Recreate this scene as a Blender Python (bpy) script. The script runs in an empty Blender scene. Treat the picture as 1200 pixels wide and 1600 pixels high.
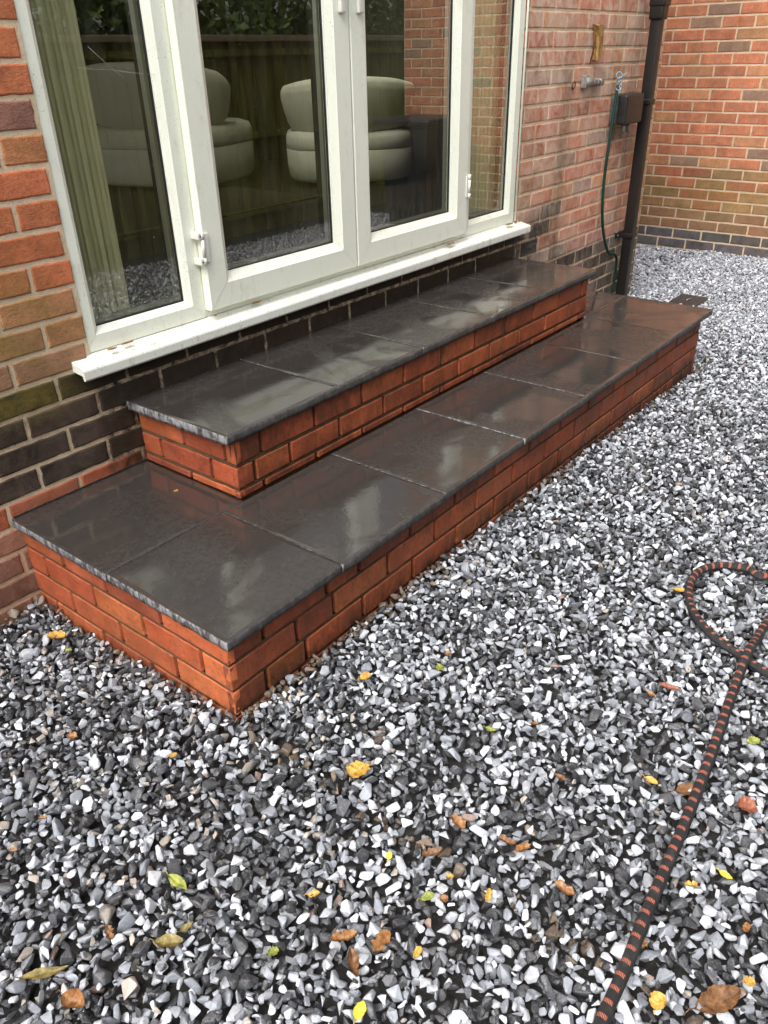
import bpy, bmesh, math, random
import numpy as np
from mathutils import Vector, Matrix, Euler
from mathutils import noise as mnoise

# ------------------------------------------------------------------ camera
SC = bpy.context.scene
COL = SC.collection
R = math.radians
rng = np.random.default_rng(7)
random.seed(7)

def view_matrix(a, b, c):
    return (Matrix.Rotation(a, 3, 'Z') @ Matrix.Rotation(b, 3, 'X') @ Matrix.Rotation(c, 3, 'Z'))

cam_d = bpy.data.cameras.new('camera')
cam = bpy.data.objects.new('camera', cam_d)
COL.objects.link(cam)
CAM_M = view_matrix(-0.88957542, 1.04223300, -0.02307954)
CAM_C = Vector((-0.74402156, -1.99967842, 1.1010124))
FPX = 1228.0899
cam.matrix_world = Matrix.Translation(CAM_C) @ CAM_M.to_4x4()
cam_d.sensor_fit = 'VERTICAL'
cam_d.sensor_height = 36.0
cam_d.lens = FPX / 1600 * 36.0
cam_d.clip_start = 0.05
cam_d.clip_end = 300
SC.camera = cam

# ------------------------------------------------------------------ light
world = bpy.data.worlds.new('World')
SC.world = world
world.use_nodes = True
wn = world.node_tree.nodes
wl = world.node_tree.links
wn.clear()
sky = wn.new('ShaderNodeTexSky')
sky.sky_type = 'NISHITA'
sky.sun_disc = False
SUN_EL, SUN_ROT = R(54), R(-96)
sky.sun_elevation = SUN_EL
sky.sun_rotation = SUN_ROT
sky.air_density = 1.0
sky.dust_density = 4.0
bw = wn.new('ShaderNodeHueSaturation')          # an overcast sky is nearly grey
bw.inputs['Saturation'].default_value = 0.30
bg = wn.new('ShaderNodeBackground')
bg.inputs['Strength'].default_value = 0.142
wo = wn.new('ShaderNodeOutputWorld')
wl.new(sky.outputs[0], bw.inputs['Color'])
wl.new(bw.outputs[0], bg.inputs['Color'])
wl.new(bg.outputs[0], wo.inputs['Surface'])

sun_d = bpy.data.lights.new('sun', 'SUN')
sun_d.energy = 1.5
sun_d.angle = R(40)
sun_d.color = (1.0, 0.97, 0.92)
sun = bpy.data.objects.new('sun', sun_d)
COL.objects.link(sun)
# direction towards the sun: rotation measured from +Y clockwise in the sky texture
sdir = Vector((math.sin(SUN_ROT) * math.cos(SUN_EL), math.cos(SUN_ROT) * math.cos(SUN_EL), math.sin(SUN_EL)))
sun.rotation_euler = sdir.to_track_quat('Z', 'Y').to_euler()
sun.location = (0, -2, 6)

SC.view_settings.view_transform = 'Standard'
SC.view_settings.look = 'None'
SC.view_settings.exposure = 1.22
SC.view_settings.gamma = 1.0
SC.render.engine = 'CYCLES'
SC.cycles.max_bounces = 8
SC.cycles.transparent_max_bounces = 16
SC.cycles.caustics_reflective = False
SC.cycles.caustics_refractive = False
try:
    SC.cycles.use_denoising = True
except Exception:
    pass

# ------------------------------------------------------------------ helpers
def pix_dir(u, v):
    d = CAM_M @ Vector(((u - 600) / FPX, -(v - 800) / FPX, -1.0))
    return d
def on_z(u, v, z):
    d = pix_dir(u, v)
    t = (z - CAM_C.z) / d.z
    return CAM_C + d * t

def link(name, me, mat=None, parent=None):
    o = bpy.data.objects.new(name, me)
    COL.objects.link(o)
    if mat is not None:
        for m in (mat if isinstance(mat, (list, tuple)) else [mat]):
            me.materials.append(m)
    if parent is not None:
        o.parent = parent
    return o

def empty(name, loc=(0, 0, 0), label=None, cat=None, group=None):
    o = bpy.data.objects.new(name, None)
    COL.objects.link(o)
    o.location = loc
    o.empty_display_size = 0.05
    tag(o, label, cat, group)
    return o

def tag(o, label=None, cat=None, group=None, kind=None):
    if label: o['label'] = label
    if cat: o['category'] = cat
    if group: o['group'] = group
    if kind: o['kind'] = kind
    return o

class MB:
    """collects pieces and becomes one mesh"""
    def __init__(self):
        self.v, self.f, self.m, self.s = [], [], [], []
        self.org = Vector((0, 0, 0))
    def add(self, vs, fs, m=0, smooth=False):
        b = len(self.v)
        self.v.extend([tuple(p) for p in vs])
        for f in fs:
            self.f.append(tuple(b + i for i in f)); self.m.append(m); self.s.append(smooth)
    def box(self, x0, x1, y0, y1, z0, z1, m=0, bev=0.0):
        if bev <= 0:
            vs = [(x, y, z) for z in (z0, z1) for y in (y0, y1) for x in (x0, x1)]
            self.add(vs, [(0, 2, 3, 1), (4, 5, 7, 6), (0, 1, 5, 4), (2, 6, 7, 3), (0, 4, 6, 2), (1, 3, 7, 5)], m)
            return
        bm = bmesh.new()
        bmesh.ops.create_cube(bm, size=1)
        for v in bm.verts:
            v.co = Vector(((x0 + x1) / 2 + v.co.x * (x1 - x0), (y0 + y1) / 2 + v.co.y * (y1 - y0), (z0 + z1) / 2 + v.co.z * (z1 - z0)))
        bmesh.ops.bevel(bm, geom=list(bm.edges), offset=bev, segments=3, profile=0.6, affect='EDGES')
        self.bm(bm, m, True)
    def bm(self, bm, m=0, smooth=False, mat=None):
        bm.verts.index_update()
        vs = [(mat @ v.co) if mat else v.co.copy() for v in bm.verts]
        self.add(vs, [[v.index for v in f.verts] for f in bm.faces], m, smooth)
        bm.free()
    def tube(self, pts, r, n=10, m=0, caps=True):
        pts = [Vector(p) for p in pts]
        rs = r if isinstance(r, (list, tuple)) else [r] * len(pts)
        vs, fs = [], []
        up = Vector((0, 0, 1))
        prev = None
        for i, p in enumerate(pts):
            t = (pts[min(i + 1, len(pts) - 1)] - pts[max(i - 1, 0)]).normalized()
            if prev is None:
                a = t.cross(up)
                if a.length < 1e-3: a = t.cross(Vector((1, 0, 0)))
                a.normalize()
            else:
                a = (prev - t * prev.dot(t)).normalized()
            prev = a
            b = t.cross(a)
            for k in range(n):
                an = 2 * math.pi * k / n
                vs.append(p + (a * math.cos(an) + b * math.sin(an)) * rs[i])
        for i in range(len(pts) - 1):
            for k in range(n):
                k2 = (k + 1) % n
                fs.append((i * n + k, i * n + k2, (i + 1) * n + k2, (i + 1) * n + k))
        if caps:
            fs.append(tuple(range(n))[::-1])
            fs.append(tuple((len(pts) - 1) * n + k for k in range(n)))
        self.add(vs, fs, m, True)
    def lathe(self, prof, n=32, m=0, c=(0, 0, 0)):
        vs, fs = [], []
        for (r, z) in prof:
            for k in range(n):
                a = 2 * math.pi * k / n
                vs.append((c[0] + r * math.cos(a), c[1] + r * math.sin(a), c[2] + z))
        for i in range(len(prof) - 1):
            for k in range(n):
                k2 = (k + 1) % n
                fs.append((i * n + k, i * n + k2, (i + 1) * n + k2, (i + 1) * n + k))
        self.add(vs, fs, m, True)
    def build(self, name, mat, parent=None, origin=None, autosmooth=None):
        me = bpy.data.meshes.new(name)
        o0 = Vector(origin) if origin is not None else Vector((0, 0, 0))
        me.from_pydata([tuple(Vector(p) - o0) for p in self.v], [], self.f)
        me.update()
        o = link(name, me, mat, parent)
        for i, p in enumerate(me.polygons):
            p.material_index = self.m[i]
            p.use_smooth = self.s[i]
        if origin is not None:
            o.location = o0
        bm = bmesh.new(); bm.from_mesh(me)
        bmesh.ops.recalc_face_normals(bm, faces=bm.faces)
        bm.to_mesh(me); bm.free()
        if autosmooth:
            me.set_sharp_from_angle(angle=R(autosmooth))
        return o

# ------------------------------------------------------------------ materials
class NT:
    def __init__(self, name):
        self.mat = bpy.data.materials.new(name)
        self.mat.use_nodes = True
        self.nt = self.mat.node_tree
        self.nt.nodes.clear()
        self.out = self.nt.nodes.new('ShaderNodeOutputMaterial')
        self.b = self.nt.nodes.new('ShaderNodeBsdfPrincipled')
        self.nt.links.new(self.b.outputs[0], self.out.inputs[0])
    def n(self, t, **k):
        nd = self.nt.nodes.new(t)
        for a, v in k.items():
            if a.startswith('i_'):
                key = a[2:]
                key = int(key) if key.isdigit() else key.replace('_', ' ')
                nd.inputs[key].default_value = v
            else:
                setattr(nd, a, v)
        return nd
    def l(self, a, b): self.nt.links.new(a, b)
    def noise(self, vec, scale, detail=4, rough=0.55, dist=0.0):
        n = self.n('ShaderNodeTexNoise')
        n.inputs['Scale'].default_value = scale
        n.inputs['Detail'].default_value = detail
        n.inputs['Roughness'].default_value = rough
        n.inputs['Distortion'].default_value = dist
        if vec is not None: self.l(vec, n.inputs['Vector'])
        return n.outputs['Fac']
    def obj(self): 
        return self.n('ShaderNodeTexCoord').outputs['Object']
    def geo(self):
        return self.n('ShaderNodeNewGeometry').outputs['Position']
    def ramp(self, fac, stops, interp='LINEAR'):
        r = self.n('ShaderNodeValToRGB')
        r.color_ramp.interpolation = interp
        els = r.color_ramp.elements
        while len(els) > 1: els.remove(els[0])
        els[0].position = stops[0][0]; els[0].color = col4(stops[0][1])
        for p, c in stops[1:]:
            e = els.new(p); e.color = col4(c)
        self.l(fac, r.inputs[0])
        return r.outputs[0]
    def mix(self, fac, a, b, mode='MIX'):
        m = self.n('ShaderNodeMix', data_type='RGBA', blend_type=mode)
        for s, val in ((0, fac), (6, a), (7, b)):
            if hasattr(val, 'links') or hasattr(val, 'is_linked'): self.l(val, m.inputs[s])
            elif s == 0: m.inputs[0].default_value = val
            else: m.inputs[s].default_value = col4(val)
        return m.outputs[2]
    def math(self, op, a, b=0.0, c=None, clamp=False):
        m = self.n('ShaderNodeMath', operation=op, use_clamp=clamp)
        for i, val in enumerate((a, b, c)):
            if val is None: continue
            if hasattr(val, 'is_linked'): self.l(val, m.inputs[i])
            else: m.inputs[i].default_value = val
        return m.outputs[0]
    def scale(self, vec, s):
        m = self.n('ShaderNodeVectorMath', operation='MULTIPLY')
        self.l(vec, m.inputs[0]); m.inputs[1].default_value = s
        return m.outputs[0]
    def bump(self, h, strength=0.3, dist=0.002, nrm=None):
        b = self.n('ShaderNodeBump')
        b.inputs['Strength'].default_value = strength
        b.inputs['Distance'].default_value = dist
        self.l(h, b.inputs['Height'])
        if nrm is not None: self.l(nrm, b.inputs['Normal'])
        return b.outputs[0]
    def set(self, color=None, rough=None, spec=None, metal=None, normal=None, **kw):
        for key, val in (('Base Color', color), ('Roughness', rough), ('Specular IOR Level', spec), ('Metallic', metal), ('Normal', normal)):
            if val is None: continue
            if hasattr(val, 'is_linked'): self.l(val, self.b.inputs[key])
            else: self.b.inputs[key].default_value = col4(val) if key == 'Base Color' else val
        for k, val in kw.items():
            self.b.inputs[k.replace('_', ' ')].default_value = val
        return self.mat
def col4(c):
    if isinstance(c, (int, float)): return (c, c, c, 1)
    return (c[0], c[1], c[2], 1) if len(c) == 3 else tuple(c)

def mat_brick(name, rough_lo=0.45, rough_hi=0.85, bump=0.5, spec=0.35):
    t = NT(name)
    P = t.geo()
    at = t.n('ShaderNodeAttribute', attribute_name='col')
    st = t.n('ShaderNodeAttribute', attribute_name='stain_shade')
    sep = t.n('ShaderNodeSeparateColor'); t.l(st.outputs['Color'], sep.inputs[0])
    n1 = t.noise(P, 14, 5, 0.65)
    n2 = t.noise(P, 90, 4, 0.7)
    n3 = t.noise(P, 420, 3, 0.6)
    c = t.mix(1.0, at.outputs['Color'], t.ramp(n1, [(0.25, 0.62), (0.5, 0.98), (0.75, 1.35)]), 'MULTIPLY')
    c = t.mix(1.0, c, t.ramp(n2, [(0.3, 0.62), (0.45, 1.0), (0.7, 1.18)]), 'MULTIPLY')
    c = t.mix(t.math('MULTIPLY', t.ramp(n3, [(0.60, 0.0), (0.72, 1.0)]), 0.35), c, (0.06, 0.035, 0.03))
    # moss (stain red), lime bloom (green), black grime and painted step shade (blue), each broken up by noise
    nm = t.noise(P, 26, 6, 0.72)
    mossf = t.math('MULTIPLY', sep.outputs[0], t.ramp(nm, [(0.30, 0.25), (0.62, 1.0)]), clamp=True)
    c = t.mix(mossf, c, t.mix(n2, (0.10, 0.085, 0.012), (0.26, 0.19, 0.035)))
    Pv = t.scale(P, (1, 1, 0.45))
    ne = t.noise(t.scale(P, (1, 1, 0.8)), 13, 7, 0.72, 0.8)
    ef = t.math('MULTIPLY', sep.outputs[1], t.ramp(ne, [(0.36, 0.0), (0.60, 0.95)]), clamp=True)
    c = t.mix(ef, c, (0.66, 0.50, 0.39))
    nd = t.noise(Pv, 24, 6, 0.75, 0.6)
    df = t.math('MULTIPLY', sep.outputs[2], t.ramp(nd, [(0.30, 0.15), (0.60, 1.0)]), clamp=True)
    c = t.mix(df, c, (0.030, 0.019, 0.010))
    drag = t.noise(t.scale(P, (1, 1, 2.2)), 60, 5, 0.7, 1.2)
    b1 = t.bump(drag, bump, 0.007)
    b2 = t.bump(t.noise(P, 260, 4, 0.7), bump * 0.9, 0.0028, b1)
    rg = t.ramp(n1, [(0.3, rough_lo), (0.7, rough_hi)])
    return t.set(c, rg, spec, normal=b2)

def mat_mortar(name, c0, c1, dark):
    t = NT(name)
    P = t.geo()
    st = t.n('ShaderNodeAttribute', attribute_name='stain_shade')
    sep = t.n('ShaderNodeSeparateColor'); t.l(st.outputs['Color'], sep.inputs[0])
    n1 = t.noise(P, 18, 6, 0.7)
    n2 = t.noise(P, 260, 4, 0.7)
    c = t.mix(t.ramp(n1, [(0.3, 0.0), (0.7, 1.0)]), c0, c1)
    c = t.mix(t.math('MULTIPLY', t.ramp(n2, [(0.5, 0.0), (0.7, 1.0)]), 0.45), c, dark)
    nd = t.noise(P, 34, 5, 0.75)
    c = t.mix(t.math('MULTIPLY', sep.outputs[2], t.ramp(nd, [(0.35, 0.1), (0.62, 1.0)]), clamp=True), c, (0.03, 0.024, 0.018))
    c = t.mix(t.math('MULTIPLY', sep.outputs[0], t.ramp(n1, [(0.35, 0.0), (0.75, 0.8)]), clamp=True), c, (0.16, 0.15, 0.05))
    b = t.bump(t.noise(P, 120, 6, 0.75), 0.7, 0.004)
    return t.set(c, 0.9, 0.2, normal=b)

M = {}
M['brick'] = mat_brick('weathered_brick')
M['step_brick'] = mat_brick('damp_red_brick', 0.45, 0.8, 0.45, 0.4)
M['mortar'] = mat_mortar('sandy_mortar', (0.62, 0.46, 0.30), (0.76, 0.61, 0.44), (0.30, 0.20, 0.13))
M['step_mortar'] = mat_mortar('raked_brown_mortar', (0.085, 0.042, 0.02), (0.17, 0.095, 0.05), (0.035, 0.02, 0.012))

def mat_slab():
    t = NT('wet_slate_porcelain')
    P = t.geo()
    nrm = t.n('ShaderNodeNewGeometry')
    n1 = t.noise(P, 3.2, 5, 0.6, 0.5)
    n2 = t.noise(P, 55, 5, 0.65)
    n3 = t.noise(P, 300, 3, 0.6)
    c = t.mix(n1, (0.027, 0.024, 0.022), (0.050, 0.044, 0.040))
    c = t.mix(1.0, c, t.ramp(n2, [(0.3, 0.8), (0.7, 1.22)]), 'MULTIPLY')
    c = t.mix(t.math('MULTIPLY', t.ramp(n3, [(0.66, 0.0), (0.74, 1.0)]), 0.35), c, (0.12, 0.11, 0.10))
    # water lies in patches: smooth there, matt and faintly textured elsewhere
    wet = t.ramp(t.noise(P, 3.4, 4, 0.55, 0.8), [(0.46, 0.0), (0.56, 1.0)])
    t.l(t.math('MULTIPLY', wet, 0.9), t.b.inputs['Coat Weight']); t.l(t.ramp(n2, [(0.3, 0.03), (0.7, 0.10)]), t.b.inputs['Coat Roughness']); t.b.inputs['Coat IOR'].default_value = 1.5
    t.l(t.bump(t.noise(P, 110, 2, 0.5), 0.09, 0.0012, t.bump(t.noise(P, 38, 3, 0.5), 0.14, 0.003)), t.b.inputs['Coat Normal'])
    rg = t.mix(wet, t.ramp(n2, [(0.3, 0.22), (0.7, 0.34)]), 0.02)
    tex = t.bump(t.noise(P, 170, 4, 0.6), 0.05, 0.0012)
    rip = t.bump(t.noise(P, 34, 3, 0.55, 0.6), 0.10, 0.004)
    rip2 = t.bump(t.noise(P, 150, 3, 0.6), 0.16, 0.001, rip)
    vm = t.n('ShaderNodeMix', data_type='VECTOR')
    t.l(wet, vm.inputs[0]); t.l(tex, vm.inputs[4]); t.l(rip2, vm.inputs[5])
    return t.set(c, rg, 0.55, normal=vm.outputs[1])
def mat_slab_edge():
    t = NT('cut_slab_edge')
    P = t.geo()
    Pv = t.scale(P, (1, 1, 0.35))
    n1 = t.noise(Pv, 55, 6, 0.75, 0.3)
    n2 = t.noise(P, 200, 5, 0.7)
    c = t.ramp(n2, [(0.3, (0.022, 0.021, 0.019)), (0.7, (0.085, 0.08, 0.072))])
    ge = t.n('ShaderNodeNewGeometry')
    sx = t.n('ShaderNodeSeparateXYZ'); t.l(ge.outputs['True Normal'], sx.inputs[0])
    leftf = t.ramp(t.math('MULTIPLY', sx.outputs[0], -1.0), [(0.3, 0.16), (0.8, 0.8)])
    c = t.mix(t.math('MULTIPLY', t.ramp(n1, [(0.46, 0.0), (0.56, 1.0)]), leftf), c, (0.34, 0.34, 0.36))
    b = t.bump(t.noise(P, 130, 6, 0.75), 0.8, 0.004)
    return t.set(c, 0.6, 0.4, normal=b)
M['slab'] = mat_slab()
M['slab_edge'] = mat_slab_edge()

def mat_grout():
    t = NT('pale_grout')
    P = t.geo()
    n = t.noise(P, 90, 5, 0.7)
    c = t.ramp(n, [(0.45, (0.012, 0.011, 0.011)), (0.85, (0.07, 0.065, 0.06))])
    return t.set(c, 0.8, 0.2, normal=t.bump(n, 0.5, 0.002))
M['grout'] = mat_grout()

def mat_upvc(name='white_plastic', dirt=0.45, base=(0.86, 0.87, 0.77)):
    t = NT(name)
    P = t.geo()
    n1 = t.noise(P, 2.5, 4, 0.6)
    sp = t.noise(P, 240, 2, 0.6)
    big = t.noise(P, 5, 4, 0.7)
    c = t.mix(n1, base, (base[0] * 0.90, base[1] * 0.92, base[2] * 0.86))
    f = t.math('MULTIPLY', t.ramp(sp, [(0.66, 0.0), (0.71, 1.0)]), t.ramp(big, [(0.40, 0.15), (0.62, 1.0)]))
    c = t.mix(t.math('MULTIPLY', f, dirt * 2, clamp=True), c, (0.10, 0.085, 0.05))
    sm = t.noise(t.scale(P, (1, 1, 0.4)), 22, 6, 0.75)
    c = t.mix(t.math('MULTIPLY', t.ramp(sm, [(0.55, 0.0), (0.8, 1.0)]), dirt), c, (0.34, 0.33, 0.22))
    return t.set(c, 0.33, 0.5, normal=t.bump(n1, 0.02, 0.002))
M['upvc'] = mat_upvc()
M['sill'] = mat_upvc('dirty_white_sill', 1.3, (0.80, 0.80, 0.75))
t = NT('black_rubber_gasket'); M['gasket'] = t.set((0.012, 0.012, 0.013), 0.45, 0.4)
t = NT('silver_spacer_bar'); M['spacer'] = t.set((0.45, 0.45, 0.42), 0.35, 0.5, 0.6)
t = NT('hinge_white_enamel'); M['enamel'] = t.set((0.74, 0.73, 0.66), 0.35, 0.5)
t = NT('screw_steel'); M['steel'] = t.set((0.25, 0.24, 0.23), 0.4, 0.5, 0.8)

def mat_glass():
    t = NT('window_glass')
    t.nt.nodes.remove(t.b)
    P = t.geo()
    tr = t.n('ShaderNodeBsdfTransparent'); tr.inputs[0].default_value = (0.90, 0.91, 0.76, 1)
    gl = t.n('ShaderNodeBsdfGlossy'); gl.inputs['Roughness'].default_value = 0.0
    gl.inputs[0].default_value = (1, 1, 1, 1)
    ge = t.n('ShaderNodeNewGeometry')
    dt = t.n('ShaderNodeVectorMath', operation='DOT_PRODUCT'); t.l(ge.outputs['Normal'], dt.inputs[0]); t.l(ge.outputs['Incoming'], dt.inputs[1])
    om = t.math('SUBTRACT', 1.0, t.math('ABSOLUTE', dt.outputs['Value']), clamp=True)
    sch = t.math('ADD', 0.043, t.math('MULTIPLY', t.math('POWER', om, 5.0), 0.957))
    wob = t.bump(t.noise(P, 1.6, 2, 0.5), 0.02, 0.01)
    t.l(wob, gl.inputs['Normal'])
    f = t.math('MULTIPLY', sch, 4.0, clamp=True)    # four surfaces of a double glazed unit
    mx = t.n('ShaderNodeMixShader'); t.l(f, mx.inputs[0]); t.l(tr.outputs[0], mx.inputs[1]); t.l(gl.outputs[0], mx.inputs[2])
    # dried rain marks and dust
    df = t.n('ShaderNodeBsdfDiffuse'); df.inputs[0].default_value = (0.40, 0.43, 0.30, 1)
    s1 = t.ramp(t.noise(P, 150, 2, 0.5), [(0.745, 0.0), (0.77, 0.85)])
    s2 = t.math('MULTIPLY', t.ramp(t.noise(t.scale(P, (1, 1, 0.12)), 40, 5, 0.7), [(0.42, 0.0), (0.8, 1.0)]), 0.06)
    sx = t.n('ShaderNodeSeparateXYZ'); t.l(P, sx.inputs[0])
    low = t.ramp(sx.outputs[2], [(0.45, 1.0), (0.62, 0.0)])
    s3 = t.math('MULTIPLY', low, t.math('MULTIPLY', t.ramp(t.noise(P, 70, 5, 0.7), [(0.4, 0.0), (0.7, 1.0)]), 0.22))
    d = t.math('ADD', t.math('ADD', t.math('MULTIPLY', s1, 0.6), s2), s3, clamp=True)
    mx2 = t.n('ShaderNodeMixShader'); t.l(d, mx2.inputs[0]); t.l(mx.outputs[0], mx2.inputs[1]); t.l(df.outputs[0], mx2.inputs[2])
    t.l(mx2.outputs[0], t.out.inputs[0])
    return t.mat
M['glass'] = mat_glass()

def mat_stone():
    t = NT('wet_marble_chips')
    at = t.n('ShaderNodeAttribute', attribute_name='col', attribute_type='INSTANCER')
    P = t.obj(); G = t.geo()
    n1 = t.noise(G, 130, 5, 0.7, 0.6)
    n2 = t.noise(G, 500, 4, 0.7)
    v = t.noise(G, 60, 3, 0.6, 3.0)
    c = t.mix(1.0, at.outputs['Color'], t.ramp(n1, [(0.25, 0.68), (0.5, 1.0), (0.78, 1.25)]), 'MULTIPLY')
    vein = t.ramp(v, [(0.47, 0.0), (0.5, 1.0), (0.53, 0.0)])
    c = t.mix(t.math('MULTIPLY', vein, 0.22), c, (0.50, 0.52, 0.54))
    b = t.bump(n1, 0.45, 0.003)
    b = t.bump(n2, 0.35, 0.0008, b)
    return t.set(c, t.ramp(n1, [(0.3, 0.28), (0.7, 0.55)]), 0.5, normal=b)
M['stone'] = mat_stone()

def mat_noise(name, c0, c1, scale=20, rough=0.8, bump=0.3, dist=0.003, spec=0.3, stretch=None, metal=0.0):
    t = NT(name)
    P = t.geo()
    if stretch: P = t.scale(P, stretch)
    n = t.noise(P, scale, 6, 0.68)
    c = t.mix(t.ramp(n, [(0.3, 0.0), (0.7, 1.0)]), c0, c1)
    b = t.bump(t.noise(P, scale * 3, 5, 0.7), bump, dist)
    return t.set(c, rough, spec, metal, b)
M['soil'] = mat_noise('dark_wet_soil', (0.015, 0.014, 0.013), (0.06, 0.058, 0.055), 60, 0.85, 0.8, 0.01)
M['pipe'] = mat_noise('dark_brown_plastic_pipe', (0.004, 0.0034, 0.0032), (0.011, 0.008, 0.0065), 9, 0.45, 0.06, 0.002, 0.5, (1, 1, 0.3))
M['box_grey'] = mat_noise('weathered_grey_box', (0.05, 0.05, 0.048), (0.13, 0.125, 0.115), 40, 0.6, 0.2)
M['box_dark'] = mat_noise('dark_box_cover', (0.009, 0.0085, 0.009), (0.028, 0.026, 0.026), 30, 0.4, 0.1)
M['cable'] = mat_noise('green_rubber_cable', (0.004, 0.022, 0.015), (0.01, 0.045, 0.03), 30, 0.4, 0.1)
M['string'] = mat_noise('pale_blue_string', (0.16, 0.28, 0.38), (0.35, 0.45, 0.50), 80, 0.9, 0.2)
M['metal_old'] = mat_noise('galvanised_old_metal', (0.14, 0.13, 0.12), (0.38, 0.36, 0.33), 70, 0.6, 0.5, 0.003, 0.4, None, 0.4)
M['rust'] = mat_noise('rusty_iron', (0.05, 0.02, 0.01), (0.20, 0.08, 0.025), 90, 0.9, 0.5)
M['foam'] = mat_noise('weathered_yellow_wood', (0.16, 0.07, 0.02), (0.48, 0.30, 0.11), 60, 0.85, 0.7, 0.006, 0.3, (1, 1, 0.3))
t = NT('cream_curtain_cloth')
_P = t.geo(); _n = t.noise(t.scale(_P, (1, 1, 0.05)), 30, 4, 0.6)
t.set(t.mix(_n, (0.84, 0.82, 0.66), (0.90, 0.88, 0.74)), 0.85, 0.2)
_tl = t.n('ShaderNodeBsdfTranslucent'); _tl.inputs[0].default_value = (0.85, 0.83, 0.68, 1)
_mx = t.n('ShaderNodeMixShader', i_0=0.35)
t.l(t.b.outputs[0], _mx.inputs[1]); t.l(_tl.outputs[0], _mx.inputs[2]); t.l(_mx.outputs[0], t.out.inputs[0])
M['curtain'] = t.mat
M['boucle'] = mat_noise('cream_boucle_fabric', (0.42, 0.42, 0.36), (0.50, 0.50, 0.44), 220, 0.95, 0.6, 0.004, 0.1)
M['chair_base'] = mat_noise('chair_plinth_dark', (0.02, 0.018, 0.016), (0.04, 0.03, 0.03), 20, 0.6)
M['room'] = mat_noise('painted_room_wall', (0.62, 0.60, 0.52), (0.68, 0.66, 0.58), 3, 0.85, 0.03)
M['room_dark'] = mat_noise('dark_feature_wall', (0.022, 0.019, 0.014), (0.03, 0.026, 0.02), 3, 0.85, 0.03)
M['floor'] = mat_noise('dark_wood_floor', (0.016, 0.011, 0.007), (0.032, 0.021, 0.013), 9, 0.5, 0.1, 0.002, 0.4, (0.25, 3, 1))
M['rug'] = mat_noise('brown_rug', (0.04, 0.03, 0.022), (0.06, 0.045, 0.032), 60, 0.95, 0.5)
M['furniture'] = mat_noise('dark_mahogany', (0.03, 0.012, 0.008), (0.07, 0.03, 0.02), 12, 0.4, 0.05, 0.002, 0.5, (1, 1, 0.2))
M['fence'] = mat_noise('algae_stained_fence_boards', (0.045, 0.038, 0.015), (0.26, 0.28, 0.05), 6, 0.85, 0.5, 0.004, 0.3, (3.5, 1, 0.25))
M['rail'] = mat_noise('pale_fence_capping', (0.20, 0.18, 0.11), (0.34, 0.30, 0.19), 12, 0.85, 0.4)
M['post'] = mat_noise('concrete_post', (0.18, 0.17, 0.14), (0.30, 0.29, 0.25), 30, 0.9, 0.5)
M['bin'] = mat_noise('navy_plastic_bin', (0.010, 0.012, 0.018), (0.02, 0.022, 0.030), 12, 0.4, 0.05)
M['leafgreen'] = mat_noise('hedge_leaf', (0.05, 0.09, 0.015), (0.18, 0.26, 0.05), 3, 0.5, 0.1)
M['bark'] = mat_noise('hedge_bark', (0.05, 0.035, 0.02), (0.12, 0.09, 0.06), 30, 0.9, 0.8, 0.01)
M['drain'] = mat_noise('wet_black_drain_lid', (0.015, 0.015, 0.016), (0.05, 0.05, 0.05), 50, 0.4, 0.4)
M['web'] = mat_noise('cobweb_silk', (0.25, 0.25, 0.22), (0.45, 0.45, 0.4), 50, 0.8)

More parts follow.
